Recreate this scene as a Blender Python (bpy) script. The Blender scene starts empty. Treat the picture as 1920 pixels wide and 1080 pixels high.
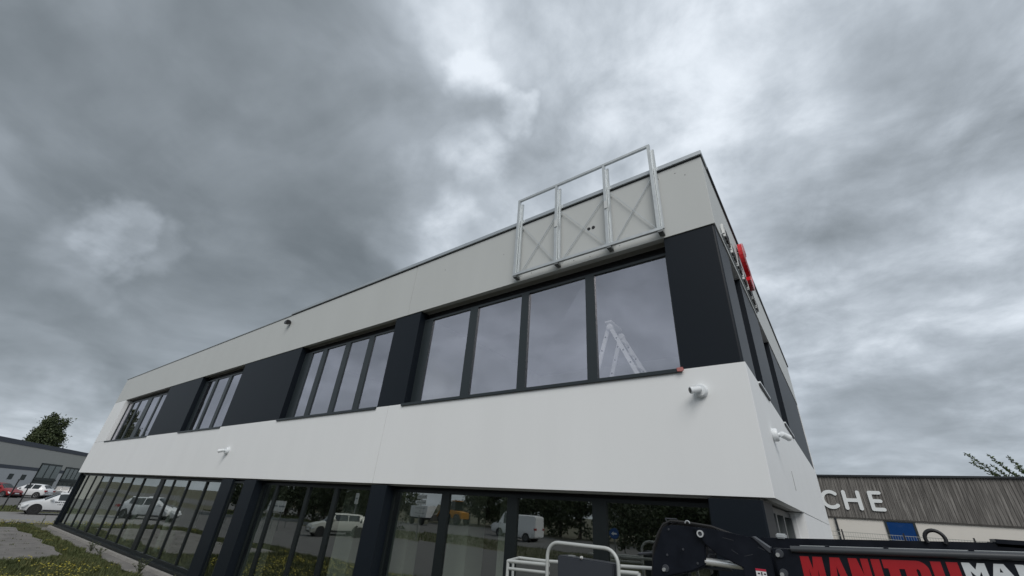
import bpy, math, random
from mathutils import Vector, Matrix
from mathutils.geometry import tessellate_polygon
R = math.radians
rnd = random.Random(7)
scene = bpy.context.scene
col = scene.collection

# ------------------------------------------------------------------ camera
YAW, PITCH, ROLL, FOC = 0.6665, 0.5041, 0.0770, 761.3
fw = Vector((-math.sin(YAW)*math.cos(PITCH), math.cos(YAW)*math.cos(PITCH), math.sin(PITCH)))
r0 = Vector((math.cos(YAW), math.sin(YAW), 0)); u0 = r0.cross(fw)
rt = math.cos(ROLL)*r0 + math.sin(ROLL)*u0; up = -math.sin(ROLL)*r0 + math.cos(ROLL)*u0
cam_d = bpy.data.cameras.new('camera'); cam = bpy.data.objects.new('camera', cam_d); col.objects.link(cam)
M3 = Matrix((rt, up, -fw)).transposed()
cam.matrix_world = Matrix.Translation((0.6578, -5.9695, 2.4)) @ M3.to_4x4()
cam_d.sensor_width = 36.0; cam_d.lens = FOC/1920*36.0
cam_d.clip_start = 0.05; cam_d.clip_end = 6000
scene.camera = cam

# ------------------------------------------------------------------ exposure
vs = scene.view_settings
vs.view_transform = 'Standard'; vs.look = 'None'; vs.gamma = 1.0; vs.exposure = 0.36; vs.use_curve_mapping = False

# ------------------------------------------------------------------ sun (overcast: broad and weak)
SUN_EL, SUN_AZ = R(42), R(143)        # azimuth clockwise from +y
sun_dir = Vector((math.sin(SUN_AZ)*math.cos(SUN_EL), math.cos(SUN_AZ)*math.cos(SUN_EL), math.sin(SUN_EL)))
sd = bpy.data.lights.new('sun', 'SUN'); sd.energy = 1.5; sd.angle = R(40); sd.color = (1.0, 0.97, 0.93)
so = bpy.data.objects.new('sun', sd); col.objects.link(so)
so.rotation_euler = sun_dir.to_track_quat('Z', 'Y').to_euler(); so.location = (10, -30, 60)

# ------------------------------------------------------------------ world: Nishita sky behind a procedural cloud deck
world = bpy.data.worlds.new('World'); scene.world = world; world.use_nodes = True
wt = world.node_tree; wt.nodes.clear()
def WN(t, **k):
    n = wt.nodes.new(t)
    for a, b in k.items(): setattr(n, a, b)
    return n
def wl(a, b): wt.links.new(a, b)
def wmath(op, a, b=None, clamp=False):
    n = WN('ShaderNodeMath', operation=op); n.use_clamp = clamp
    for i, s in enumerate((a, b)):
        if s is None: continue
        if isinstance(s, (int, float)): n.inputs[i].default_value = s
        else: wl(s, n.inputs[i])
    return n.outputs[0]
tc = WN('ShaderNodeTexCoord'); sep = WN('ShaderNodeSeparateXYZ'); wl(tc.outputs['Generated'], sep.inputs[0])
den = wmath('ADD', wmath('MAXIMUM', sep.outputs[2], 0.0), 0.24)
comb = WN('ShaderNodeCombineXYZ')
wl(wmath('DIVIDE', sep.outputs[0], den), comb.inputs[0]); wl(wmath('DIVIDE', sep.outputs[1], den), comb.inputs[1])
def wnoise(scale, detail, rough, dist, off):
    mp = WN('ShaderNodeMapping'); mp.inputs['Location'].default_value = off
    wl(comb.outputs[0], mp.inputs[0])
    n = WN('ShaderNodeTexNoise'); n.inputs['Scale'].default_value = scale; n.inputs['Detail'].default_value = detail
    n.inputs['Roughness'].default_value = rough; n.inputs['Distortion'].default_value = dist
    wl(mp.outputs[0], n.inputs['Vector']); return n.outputs['Fac']
n_big = wnoise(0.70, 3, 0.45, 0.6, (3.1, 1.7, 0.4))
n_mid = wnoise(1.7, 8, 0.50, 0.35, (9.1, 4.2, 2.0))
n_fine = wnoise(4.6, 9, 0.60, 0.25, (1.3, 8.8, 5.0))
n_clump = wnoise(2.3, 6, 0.50, 0.55, (5.7, 2.9, 7.0))
cmr = WN('ShaderNodeMapRange', interpolation_type='SMOOTHSTEP'); wl(n_clump, cmr.inputs['Value'])
cmr.inputs['From Min'].default_value = 0.43; cmr.inputs['From Max'].default_value = 0.60
t = wmath('ADD', wmath('MULTIPLY', n_big, 0.45), wmath('ADD', wmath('MULTIPLY', n_mid, 1.25), wmath('MULTIPLY', n_fine, 0.30)))
t = wmath('ADD', t, wmath('MULTIPLY', cmr.outputs[0], -0.13))
t = wmath('SUBTRACT', t, 0.485)
# calmer towards the horizon, where the deck is seen edge on
amp = WN('ShaderNodeMapRange'); wl(sep.outputs[2], amp.inputs['Value']); amp.inputs['From Min'].default_value = 0.0; amp.inputs['From Max'].default_value = 0.55
amp.inputs['To Min'].default_value = 0.42; amp.inputs['To Max'].default_value = 1.0
t = wmath('ADD', wmath('MULTIPLY', wmath('SUBTRACT', t, 0.42), amp.outputs[0]), 0.42)
wn = WN('ShaderNodeTexNoise'); wn.inputs['Scale'].default_value = 5.0; wn.inputs['Detail'].default_value = 5; wl(tc.outputs['Generated'], wn.inputs['Vector'])
wsub = WN('ShaderNodeVectorMath', operation='SUBTRACT'); wl(wn.outputs['Color'], wsub.inputs[0]); wsub.inputs[1].default_value = (0.5, 0.5, 0.5)
wsc = WN('ShaderNodeVectorMath', operation='SCALE'); wl(wsub.outputs[0], wsc.inputs[0]); wsc.inputs['Scale'].default_value = 0.30
wad = WN('ShaderNodeVectorMath', operation='ADD'); wl(tc.outputs['Generated'], wad.inputs[0]); wl(wsc.outputs[0], wad.inputs[1])
wdir = WN('ShaderNodeVectorMath', operation='NORMALIZE'); wl(wad.outputs[0], wdir.inputs[0])
# thin and thick places of the deck: (direction, inner angle, outer angle, amount)
PATCH = [((-0.40, 0.27, 0.875), 0, 6, 0.15), ((-0.405, 0.36, 0.84), 0, 5, 0.20), ((-0.402, 0.45, 0.80), 0, 3.5, 0.22), ((-0.50, 0.475, 0.72), 0, 6, 0.24), ((-0.62, 0.44, 0.65), 0, 7, 0.16),
         ((-0.68, 0.50, 0.54), 1, 9, 0.22), ((-0.930, 0.072, 0.36), 0, 3.2, 0.34), ((-0.915, 0.135, 0.38), 0, 3.0, 0.20), ((-0.95, 0.03, 0.31), 0, 4.0, 0.15), ((-0.994, 0.088, 0.066), 1, 7, 0.30), ((-0.55, 0.60, 0.58), 2, 12, 0.12),
         ((-0.83, 0.06, 0.55), 8, 38, -0.19), ((-0.80, 0.38, 0.45), 3, 14, -0.08), ((0.073, 0.98, 0.186), 2, 9, -0.16),
         ((0.20, 0.78, 0.55), 12, 50, 0.27), ((0.20, 0.66, 0.72), 2, 10, -0.08), ((0.0, 0.80, 0.60), 1, 7, -0.10), ((-0.15, 0.45, 0.88), 4, 20, 0.10)]
for d, a0, a1, amt in PATCH:
    dp = WN('ShaderNodeVectorMath', operation='DOT_PRODUCT'); wl(wdir.outputs[0], dp.inputs[0])
    dp.inputs[1].default_value = Vector(d).normalized()
    mr = WN('ShaderNodeMapRange', interpolation_type='SMOOTHSTEP')
    wl(dp.outputs['Value'], mr.inputs['Value'])
    mr.inputs['From Min'].default_value = math.cos(R(a1)); mr.inputs['From Max'].default_value = math.cos(R(a0))
    mr.inputs['To Min'].default_value = 0; mr.inputs['To Max'].default_value = amt
    brk = wmath('ADD', wmath('MULTIPLY', n_fine, 2.0), 0.0)      # broken up by the cloud noise
    t = wmath('ADD', t, wmath('MULTIPLY', mr.outputs[0], brk))
ramp = WN('ShaderNodeValToRGB'); wl(t, ramp.inputs[0])
cr = ramp.color_ramp; cr.interpolation = 'B_SPLINE'
cr.elements[0].position = 0.0; cr.elements[0].color = (0.140, 0.163, 0.180, 1)
cr.elements[1].position = 1.0; cr.elements[1].color = (0.84, 0.90, 0.97, 1)
for p_, c_ in ((0.25, (0.215, 0.245, 0.270)), (0.5, (0.33, 0.37, 0.412)), (0.75, (0.50, 0.555, 0.615))):
    e = cr.elements.new(p_); e.color = (*c_, 1)
sky = WN('ShaderNodeTexSky', sky_type='NISHITA'); sky.sun_disc = False
sky.sun_elevation = SUN_EL; sky.sun_rotation = SUN_AZ
skyd = WN('ShaderNodeVectorMath', operation='SCALE'); wl(sky.outputs[0], skyd.inputs[0]); skyd.inputs['Scale'].default_value = 0.08
mx = WN('ShaderNodeMix', data_type='RGBA'); mx.inputs['Factor'].default_value = 0.95
wl(skyd.outputs[0], mx.inputs[6]); wl(ramp.outputs[0], mx.inputs[7])
bg = WN('ShaderNodeBackground'); wl(mx.outputs[2], bg.inputs[0]); bg.inputs[1].default_value = 0.86
wo = WN('ShaderNodeOutputWorld'); wl(bg.outputs[0], wo.inputs[0])

# ================================================================== helpers
ORG = {}
def tag(o, label=None, cat=None, group=None, kind=None):
    if label: o['label'] = label
    if cat: o['category'] = cat
    if group: o['group'] = group
    if kind: o['kind'] = kind
    return o
def thing(name, label, cat, loc=(0, 0, 0), group=None):
    o = bpy.data.objects.new(name, None); col.objects.link(o); o.location = loc
    o.empty_display_size = 0.3
    tag(o, label, cat, group); ORG[o.name] = Vector(loc); return o
def children(o): return [c for c in bpy.data.objects if c.parent == o]
def copy_tree(o, parent=None):
    kids = KIDS.get(o.name, [])
    c = o.copy(); col.objects.link(c); c.parent = parent
    for k in kids: copy_tree(k, c)
    return c
KIDS = {}
class MB:
    def __init__(s): s.v = []; s.f = []
    def add(s, vs, fs):
        b = len(s.v); s.v += [tuple(p) for p in vs]; s.f += [tuple(i+b for i in f) for f in fs]; return s
    def box(s, x0, x1, y0, y1, z0, z1):
        return s.add([(x0,y0,z0),(x1,y0,z0),(x1,y1,z0),(x0,y1,z0),(x0,y0,z1),(x1,y0,z1),(x1,y1,z1),(x0,y1,z1)],
                     [(0,3,2,1),(4,5,6,7),(0,1,5,4),(1,2,6,5),(2,3,7,6),(3,0,4,7)])
    def bar(s, a, b, w, d=None, upv=(0, 0, 1)):
        a = Vector(a); b = Vector(b); d = d or w; ax = (b-a).normalized(); u = Vector(upv)
        if abs(ax.dot(u)) > .95: u = Vector((1, 0, 0))
        e = ax.cross(u).normalized(); g = e.cross(ax).normalized()
        vs = [c + e*i*w/2 + g*j*d/2 for c in (a, b) for i, j in ((-1,-1),(1,-1),(1,1),(-1,1))]
        return s.add(vs, [(3,2,1,0),(4,5,6,7),(0,1,5,4),(1,2,6,5),(2,3,7,6),(3,0,4,7)])
    def tube(s, pts, r, n=8, caps=True):
        pts = [Vector(p) for p in pts]; rs = r if isinstance(r, (list, tuple)) else [r]*len(pts)
        vs = []; fs = []; pe = None
        for i, p in enumerate(pts):
            ax = (pts[min(i+1, len(pts)-1)] - pts[max(i-1, 0)]).normalized()
            u = pe if pe is not None else (Vector((0,0,1)) if abs(ax.z) < .9 else Vector((1,0,0)))
            e = (u - ax*u.dot(ax)).normalized(); pe = e; g = ax.cross(e)
            for k in range(n):
                a = 2*math.pi*k/n; vs.append(p + (e*math.cos(a) + g*math.sin(a))*rs[i])
        for i in range(len(pts)-1):
            for k in range(n):
                a = i*n+k; b = i*n+(k+1) % n; fs.append((a, b, b+n, a+n))
        if caps: fs.append(tuple(range(n-1, -1, -1))); fs.append(tuple(range((len(pts)-1)*n, len(pts)*n)))
        return s.add(vs, fs)
    def prism(s, loops, fn, h0, h1):
        """extrude 2D loops (outer, holes...) ; fn(u,v,h) -> 3D"""
        if not isinstance(loops[0][0], (list, tuple)): loops = [loops]
        tri = tessellate_polygon([[Vector((u, v, 0)) for u, v in L] for L in loops])
        flat = [p for L in loops for p in L]; n = len(flat)
        vs = [fn(u, v, h0) for u, v in flat] + [fn(u, v, h1) for u, v in flat]
        fs = [tuple(t_) for t_ in tri] + [tuple(i+n for i in reversed(t_)) for t_ in tri]
        b = 0
        for L in loops:
            m = len(L)
            for i in range(m): fs.append((b+i, b+(i+1) % m, b+(i+1) % m+n, b+i+n))
            b += m
        return s.add(vs, fs)
    def lathe(s, prof, n=20, fn=lambda x, y, z: (x, y, z)):
        vs = []; fs = []
        for r, h in prof:
            for k in range(n):
                a = 2*math.pi*k/n; vs.append(fn(r*math.cos(a), r*math.sin(a), h))
        for i in range(len(prof)-1):
            for k in range(n):
                a = i*n+k; b = i*n+(k+1) % n; fs.append((a, b, b+n, a+n))
        fs.append(tuple(range(n-1, -1, -1))); fs.append(tuple(range((len(prof)-1)*n, len(prof)*n)))
        return s.add(vs, fs)
    def build(s, name, mat, parent=None, smooth=None, bevel=0, fix=True):
        org = ORG.get(parent.name, Vector((0,0,0))) if parent else Vector((0,0,0))
        me = bpy.data.meshes.new(name)
        me.from_pydata([(p[0]-org.x, p[1]-org.y, p[2]-org.z) for p in s.v], [], s.f)
        me.materials.append(mat)
        if fix:
            import bmesh
            bm = bmesh.new(); bm.from_mesh(me); bmesh.ops.recalc_face_normals(bm, faces=bm.faces)
            if bevel:
                bmesh.ops.bevel(bm, geom=[e for e in bm.edges if len(e.link_faces) == 2 and e.calc_face_angle(0) > .5],
                                offset=bevel, segments=2, affect='EDGES', clamp_overlap=True)
            bm.to_mesh(me); bm.free()
        if smooth is not None:
            me.shade_smooth(); me.set_sharp_from_angle(angle=R(smooth))
        o = bpy.data.objects.new(name, me); col.objects.link(o)
        if parent is not None:
            o.parent = parent; ORG[o.name] = org; KIDS.setdefault(parent.name, []).append(o)
        return o
def link_mesh(name, me, parent=None, loc=(0, 0, 0), rot=(0, 0, 0), scale=(1, 1, 1)):
    o = bpy.data.objects.new(name, me); col.objects.link(o)
    if parent is not None:
        o.parent = parent; o.location = Vector(loc) - ORG[parent.name]; ORG[o.name] = ORG[parent.name]
        KIDS.setdefault(parent.name, []).append(o)
    else: o.location = loc
    o.rotation_euler = rot; o.scale = scale
    return o

MATS = {}
def mat(name, c, rough=.6, metal=0.0, var=0.0, vscale=2.0, bump=0.0, bscale=30.0, coat=0.0, c2=None, stretch=(1, 1, 1), objrand=0.0, spec=.5, rvar=0.0, bdist=0.01):
    if name in MATS: return MATS[name]
    m = bpy.data.materials.new(name); m.use_nodes = True; nt = m.node_tree; P = nt.nodes['Principled BSDF']
    P.inputs['Base Color'].default_value = (*c, 1); P.inputs['Roughness'].default_value = rough
    P.inputs['Metallic'].default_value = metal; P.inputs['Coat Weight'].default_value = coat
    P.inputs['Specular IOR Level'].default_value = spec
    L = nt.links.new
    tcn = nt.nodes.new('ShaderNodeTexCoord'); mp = nt.nodes.new('ShaderNodeMapping'); mp.inputs['Scale'].default_value = stretch
    L(tcn.outputs['Object'], mp.inputs[0])
    if var or c2 or objrand:
        n = nt.nodes.new('ShaderNodeTexNoise'); n.inputs['Scale'].default_value = vscale; n.inputs['Detail'].default_value = 7; n.inputs['Roughness'].default_value = .6
        L(mp.outputs[0], n.inputs['Vector'])
        mixn = nt.nodes.new('ShaderNodeMix'); mixn.data_type = 'RGBA'
        if c2:
            mixn.inputs[6].default_value = (*c, 1); mixn.inputs[7].default_value = (*c2, 1)
            mr = nt.nodes.new('ShaderNodeMapRange'); mr.inputs['From Min'].default_value = .35; mr.inputs['From Max'].default_value = .65
            L(n.outputs['Fac'], mr.inputs['Value']); L(mr.outputs[0], mixn.inputs[0])
        else:
            mixn.inputs[6].default_value = (*[x*(1-var) for x in c], 1); mixn.inputs[7].default_value = (*[min(1, x*(1+var)) for x in c], 1)
            L(n.outputs['Fac'], mixn.inputs[0])
        out = mixn.outputs[2]
        if objrand:
            oi = nt.nodes.new('ShaderNodeObjectInfo'); mr2 = nt.nodes.new('ShaderNodeMapRange')
            mr2.inputs['To Min'].default_value = 1-objrand; mr2.inputs['To Max'].default_value = 1+objrand
            L(oi.outputs['Random'], mr2.inputs['Value'])
            sc = nt.nodes.new('ShaderNodeVectorMath'); sc.operation = 'SCALE'; L(out, sc.inputs[0]); L(mr2.outputs[0], sc.inputs['Scale']); out = sc.outputs[0]
        L(out, P.inputs['Base Color'])
        if rvar:
            mr3 = nt.nodes.new('ShaderNodeMapRange'); mr3.inputs['To Min'].default_value = rough-rvar; mr3.inputs['To Max'].default_value = rough+rvar
            L(n.outputs['Fac'], mr3.inputs['Value']); L(mr3.outputs[0], P.inputs['Roughness'])
    if bump:
        n2 = nt.nodes.new('ShaderNodeTexNoise'); n2.inputs['Scale'].default_value = bscale; n2.inputs['Detail'].default_value = 5
        L(mp.outputs[0], n2.inputs['Vector'])
        b = nt.nodes.new('ShaderNodeBump'); b.inputs['Strength'].default_value = bump; b.inputs['Distance'].default_value = bdist
        L(n2.outputs['Fac'], b.inputs['Height']); L(b.outputs[0], P.inputs['Normal'])
    MATS[name] = m; return m
def glass(name, refl=.42, tint=(.80, .88, .84), gtint=(.90, .90, 1.0), wob=.0):
    if name in MATS: return MATS[name]
    m = bpy.data.materials.new(name); m.use_nodes = True; nt = m.node_tree; nt.nodes.clear(); L = nt.links.new
    N = nt.nodes.new
    out = N('ShaderNodeOutputMaterial'); mixs = N('ShaderNodeMixShader'); tr = N('ShaderNodeBsdfTransparent'); gl = N('ShaderNodeBsdfGlossy')
    tr.inputs[0].default_value = (*tint, 1); gl.inputs[0].default_value = (*gtint, 1); gl.inputs['Roughness'].default_value = 0.0
    lw = N('ShaderNodeLayerWeight'); lw.inputs[0].default_value = .35
    mr = N('ShaderNodeMapRange'); mr.inputs['To Min'].default_value = refl; mr.inputs['To Max'].default_value = .97
    L(lw.outputs['Facing'], mr.inputs['Value'])
    pw = N('ShaderNodeMath'); pw.operation = 'POWER'; pw.inputs[1].default_value = 2.5; L(lw.outputs['Facing'], pw.inputs[0]); L(pw.outputs[0], mr.inputs['Value'])
    geo = N('ShaderNodeNewGeometry'); inv = N('ShaderNodeMath'); inv.operation = 'SUBTRACT'; inv.inputs[0].default_value = 1; L(geo.outputs['Backfacing'], inv.inputs[1])
    mul = N('ShaderNodeMath'); mul.operation = 'MULTIPLY'; L(mr.outputs[0], mul.inputs[0]); L(inv.outputs[0], mul.inputs[1])
    L(mul.outputs[0], mixs.inputs[0]); L(tr.outputs[0], mixs.inputs[1]); L(gl.outputs[0], mixs.inputs[2]); L(mixs.outputs[0], out.inputs[0])
    if wob:
        tcn = N('ShaderNodeTexCoord'); n = N('ShaderNodeTexNoise'); n.inputs['Scale'].default_value = 1.1; n.inputs['Detail'].default_value = 1
        L(tcn.outputs['Object'], n.inputs['Vector']); b = N('ShaderNodeBump'); b.inputs['Strength'].default_value = 1.0; b.inputs['Distance'].default_value = wob
        L(n.outputs['Fac'], b.inputs['Height']); L(b.outputs[0], gl.inputs['Normal'])
    MATS[name] = m; return m

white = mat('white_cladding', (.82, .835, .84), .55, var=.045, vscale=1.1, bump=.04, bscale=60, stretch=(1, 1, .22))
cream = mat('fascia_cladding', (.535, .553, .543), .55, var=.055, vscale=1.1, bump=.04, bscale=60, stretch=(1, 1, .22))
navy = mat('dark_cladding', (.0072, .0110, .0165), .45, var=.10, vscale=1.2, bump=.03, bscale=90, spec=.22)
frame_m = mat('window_frame_paint', (.022, .030, .034), .38, var=.06, vscale=3)
frame_g = mat('ground_frame_shaded', (.010, .0135, .0145), .42, var=.08, vscale=3, spec=.3)  # darker copy of the window frame colour, ground floor shade put into it
alu = mat('aluminium_trim', (.50, .53, .55), .42, .65, var=.08, vscale=3)
galv = mat('galvanised_steel', (.56, .59, .60), .45, .55, var=.16, vscale=9, rvar=.12)
interior_w = mat('interior_plaster', (.80, .83, .78), .8, var=.03)
interior_d = mat('interior_dark', (.16, .17, .17), .9, var=.1)
concrete = mat('concrete', (.26, .25, .235), .9, var=.22, vscale=3, bump=.4, bscale=40)
black = mat('black_plastic', (.012, .012, .014), .5)
rubber = mat('rubber', (.02, .02, .021), .8, var=.2, vscale=12)
g_up = glass('upper_glazing', .50, (1, 1, 1), (.93, .91, .985), wob=.0030)
g_gf = glass('ground_floor_glazing', .40, (.84, .88, .85), (.92, .95, .92), wob=.0010)
hdpe = mat('white_plastic', (.74, .77, .79), .35)

# ================================================================== ground
asphalt = mat('asphalt', (.105, .103, .10), .9, var=.25, vscale=1.5, bump=.3, bscale=60)
road_m = mat('pale_asphalt', (.20, .195, .19), .9, var=.18, vscale=.8, bump=.3, bscale=60)
soil = mat('verge_soil', (.060, .062, .030), .95, c2=(.095, .085, .055), vscale=.7, bump=.5, bscale=12, bdist=.05)
gravel_m = mat('gravel_slab', (.20, .19, .18), .95, c2=(.13, .125, .12), vscale=1.2, bump=.8, bscale=35, bdist=.02)
def sheet(name, poly, z, m, parent=None):
    return MB().add([(x, y, z) for x, y in poly], [tuple(range(len(poly)))]).build(name, m, parent, fix=False)
def rect(x0, x1, y0, y1): return [(x0, y0), (x1, y0), (x1, y1), (x0, y1)]
tag(sheet('ground', rect(-2500, 2500, -2500, 2500), -0.03, soil), kind='structure')
tag(sheet('road', rect(-220, 120, -19, -6.9), -0.018, asphalt), kind='structure')
tag(sheet('side_road', rect(-48.5, -38.2, -6.88, 90), -0.016, road_m), kind='structure')
tag(sheet('car_park', rect(-100, -58, -6.86, 60), -0.014, asphalt), kind='structure')
tag(sheet('far_road', rect(-220, 120, -44, -27), -0.018, asphalt), kind='structure')
tag(sheet('yard', rect(.6, 60, -6.86, 60), -0.014, asphalt), kind='structure')
slab_poly = [(-34.4, -5.6), (-34.6, -1.5), (-34.3, -1.3), (-32.2, -1.45), (-30.5, -1.15), (-29.2, -1.32), (-27.6, -1.15), (-26.4, -1.38), (-25.0, -1.2), (-23.8, -1.35),
             (-22.5, -1.33), (-21.9, -1.75), (-21.5, -2.1), (-21.3, -3.1), (-21.6, -4.2), (-21.2, -5.6)]
tag(sheet('gravel_patch', slab_poly, 0.004, gravel_m), kind='structure')
bed = [(-34.6, -.06)]
x = -34.6
edge = []
while x < -1:
    edge.append((x, -.32 - .22*abs(math.sin(x*1.3)) - .12*rnd.random())); x += .6
tag(sheet('gravel_bed', [(-.9, -.06), (-34.6, -.06)] + edge, 0.006, gravel_m), kind='structure')
kb = MB()
kx = -34.8
kerb = tag(bpy.data.objects.new('kerb', None), kind='structure'); col.objects.link(kerb); ORG[kerb.name] = Vector((0, 0, 0))
kme = None
for i in range(35):
    a = -34.78 + i*.99
    b = MB().box(0, .98, -.07, .05, -.03, .09)
    if kme is None:
        o = b.build('kerb_stone', concrete, kerb, bevel=.008); kme = o.data; o.location = (a, 0, 0)
    else: link_mesh('kerb_stone', kme, kerb, (a, rnd.uniform(-.004, .004), rnd.uniform(-.004, .004)))

# grass and flowers (uncountable)
def inpoly(x, y, P):
    c = False; j = len(P)-1
    for i in range(len(P)):
        if (P[i][1] > y) != (P[j][1] > y) and x < (P[j][0]-P[i][0])*(y-P[i][1])/(P[j][1]-P[i][1])+P[i][0]: c = not c
        j = i
    return c
def vnoise(x, y): return math.sin(x*1.7+.3)*math.sin(y*2.3+1.1)+.6*math.sin(x*3.9+y*2.2)+.4*math.sin(x*.7-y*5.1+2)
def grass(name, n, x0, x1, y0, y1, hmin, hmax, m, label, ok, dens=None, w=.010):
    b = MB(); i = 0
    while i < n:
        x = rnd.uniform(x0, x1); y = rnd.uniform(y0, y1)
        i += 1
        if not ok(x, y): continue
        a = rnd.uniform(0, 6.28); h = rnd.uniform(hmin, hmax)*(0.75+.25*vnoise(x, y)); l = rnd.uniform(.2, .7)*h; ww = w*(1+.05*abs(x))
        c, s = math.cos(a), math.sin(a)
        b.add([(x-s*ww, y+c*ww, -.03), (x+s*ww, y-c*ww, -.03), (x+c*l, y+s*l, h)], [(0, 1, 2)])
    o = b.build(name, m, fix=False); tag(o, label, 'grass', kind='stuff'); return o
grass_a = mat('grass_green', (.052, .070, .020), .8, c2=(.095, .105, .035), vscale=1.6)
grass_b = mat('grass_dry', (.13, .12, .045), .85, c2=(.08, .09, .03), vscale=1.2)
def okg(x, y): return not inpoly(x, y, slab_poly) and y < -.42-.18*abs(math.sin(x*1.3))
grass('grass', 70000, -36.5, -9, -6.6, -.3, .05, .14, grass_a, 'mown green grass on the verge beside the glazed office front', okg)
grass('dry_grass', 16000, -38, -9, -6.6, -.3, .06, .20, grass_b, 'straw coloured grass tufts scattered through the verge', lambda x, y: okg(x, y) and vnoise(x*.8, y*.8) > .2)
grass('sparse_grass', 2600, -34, -21, -5.5, -1.2, .03, .09, grass_a, 'sparse weeds growing through the grey gravel patch', lambda x, y: inpoly(x, y, slab_poly) and vnoise(x*2, y*2) > .7)
grass('far_verge_grass', 14000, -70, -49.5, -4, 16, .08, .22, grass_a, 'rough grass verge in front of the car park', lambda x, y: x > -57.5)
grass('road_verge_grass', 16000, -70, 10, -26.5, -19.3, .08, .25, grass_a, 'rough grass strip across the road from the office', lambda x, y: True)
yel = mat('yellow_petals', (.40, .33, .03), .7, c2=(.26, .24, .04), vscale=4)
def flowers(name, n, ok, x0, x1, y0, y1, label):
    b = MB()
    for i in range(n):
        x = rnd.uniform(x0, x1); y = rnd.uniform(y0, y1)
        if not ok(x, y): continue
        z = rnd.uniform(.06, .16); r_ = rnd.uniform(.014, .03)
        a = rnd.uniform(0, 6.3); tx, ty = rnd.uniform(-.5, .5)*r_, rnd.uniform(-.5, .5)*r_
        b.add([(x+r_*math.cos(a+k*1.571), y+r_*math.sin(a+k*1.571), z+tx*math.cos(k*1.571)+ty*math.sin(k*1.571)) for k in range(4)], [(0, 1, 2, 3)])
    o = b.build(name, yel, fix=False); tag(o, label, 'flowers', kind='stuff')
flowers('yellow_flowers', 11500, lambda x, y: okg(x, y) and vnoise(x*.9+1, y*.9) + (.75 if x > -19.4 and y < -1.2 else -.9) > .35, -36.5, -11, -6.3, -.9, 'small yellow wild flowers in the grass by the office')
flowers('far_yellow_flowers', 1600, lambda x, y: vnoise(x, y) > -.1, -38, -35.2, -3.5, .5, 'yellow flowers at the end of the verge by the road')
# weeds by the kerb
leaf_d = mat('weed_leaf', (.045, .062, .026), .75, c2=(.08, .09, .045), vscale=6)
def weed(x, y, h, w, n, label):
    t_ = thing('weed', label, 'weed', (x, y, 0), 'weeds along the kerb')
    st = MB(); lf = MB()
    for k in range(n):
        a = rnd.uniform(0, 6.28); e = Vector((x+w*math.cos(a)*rnd.random(), y+w*math.sin(a)*rnd.random(), h*rnd.uniform(.5, 1)))
        mid = Vector((x, y, 0)).lerp(e, .55)+Vector((0, 0, h*.08)); st.tube([(x, y, -.02), mid, e], [.006, .005, .003], 4)
        for j in range(9):
            p = Vector((x, y, 0)).lerp(mid, rnd.uniform(.3, 1)) if j < 3 else mid.lerp(e, rnd.random())
            d = Vector((rnd.uniform(-1, 1), rnd.uniform(-1, 1), rnd.uniform(-.3, .8))).normalized()*rnd.uniform(.03, .07); q = d.cross(Vector((rnd.random(), rnd.random(), 1))).normalized()*.018
            lf.add([p, p+d*.5+q, p+d, p+d*.5-q], [(0, 1, 2, 3)])
    st.build('stem', leaf_d, t_, fix=False); lf.build('leaf_mass', leaf_d, t_, fix=False)['kind'] = 'stuff'
for a in ((-17.3, -.42, .42, .28, 16, 'largest leafy weed on the gravel strip beside the kerb'), (-23.4, -.40, .34, .24, 11, 'grey leafy weed on the gravel midway along the glazing'),
          (-22.3, -.36, .22, .22, 8, 'low spreading weed next to the midway weed'), (-36.2, -.15, .62, .06, 3, 'tall thin stalk at the far end of the verge'),
          (-35.6, .25, .55, .10, 4, 'thin forked stalk beside the far building corner'), (-14.6, -.40, .3, .2, 9, 'small weed at the kerb nearest the camera')):
    weed(*a)

# ================================================================== office building
Z1, Z2, Z3, Z4 = 8.20, 6.70, 4.37, 2.75          # parapet, fascia foot, band top, band foot
L, S = 34.74, 12.82
B = thing('office_building', 'two storey white office building with dark window band and glazed ground floor', 'building', (0, 0, 0))
def wrap(x0, z0, z1, off=0.0, th=.12, r=.005, ylen=S):
    """L shaped cladding panel that turns the corner; off = recess"""
    o = off
    P = [(x0, o), (-o-r, o), (-o-r*.3, o+r*.3), (-o, o+r), (-o, ylen), (-o-th, ylen), (-o-th, o+th), (x0, o+th)]
    return MB().prism(P, lambda u, v, h: (u, v, h), z0, z1)
# lower white band
wrap(-7.394, Z4, Z3).build('cladding_panel', white, B)
MB().box(-L, -7.406, 0, .12, Z4, Z3).build('cladding_panel', white, B)
MB().box(-L, -L+.12, .12, S, Z4, Z1-.03).build('end_wall', white, B)
MB().box(-L, -L+.12, .40, S, 0, Z4-.002).build('end_wall', white, B)
MB().box(-L+.01, -34.602, .10, .398, .0, Z4-.03).build('dark_post', navy, B)
# fascia
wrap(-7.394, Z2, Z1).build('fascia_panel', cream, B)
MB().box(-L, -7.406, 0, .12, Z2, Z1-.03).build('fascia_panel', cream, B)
for a_, b_ in ((Z4+.005, Z3-.005), (Z2+.005, Z1-.05)): MB().box(-7.406, -7.394, .008, .1, a_, b_).build('joint_seal', mat('joint_grey', (.30, .31, .31), .8), B)
# white end panel between the bands
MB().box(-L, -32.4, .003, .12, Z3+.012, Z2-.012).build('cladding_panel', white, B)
MB().box(-L+.01, -32.4, .012, .1, Z3, Z2).build('joint_seal', frame_m, B)
MB().box(-32.4, -32.38, .003, .3, Z3+.012, Z2-.012).build('jamb_lining', white, B)
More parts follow.
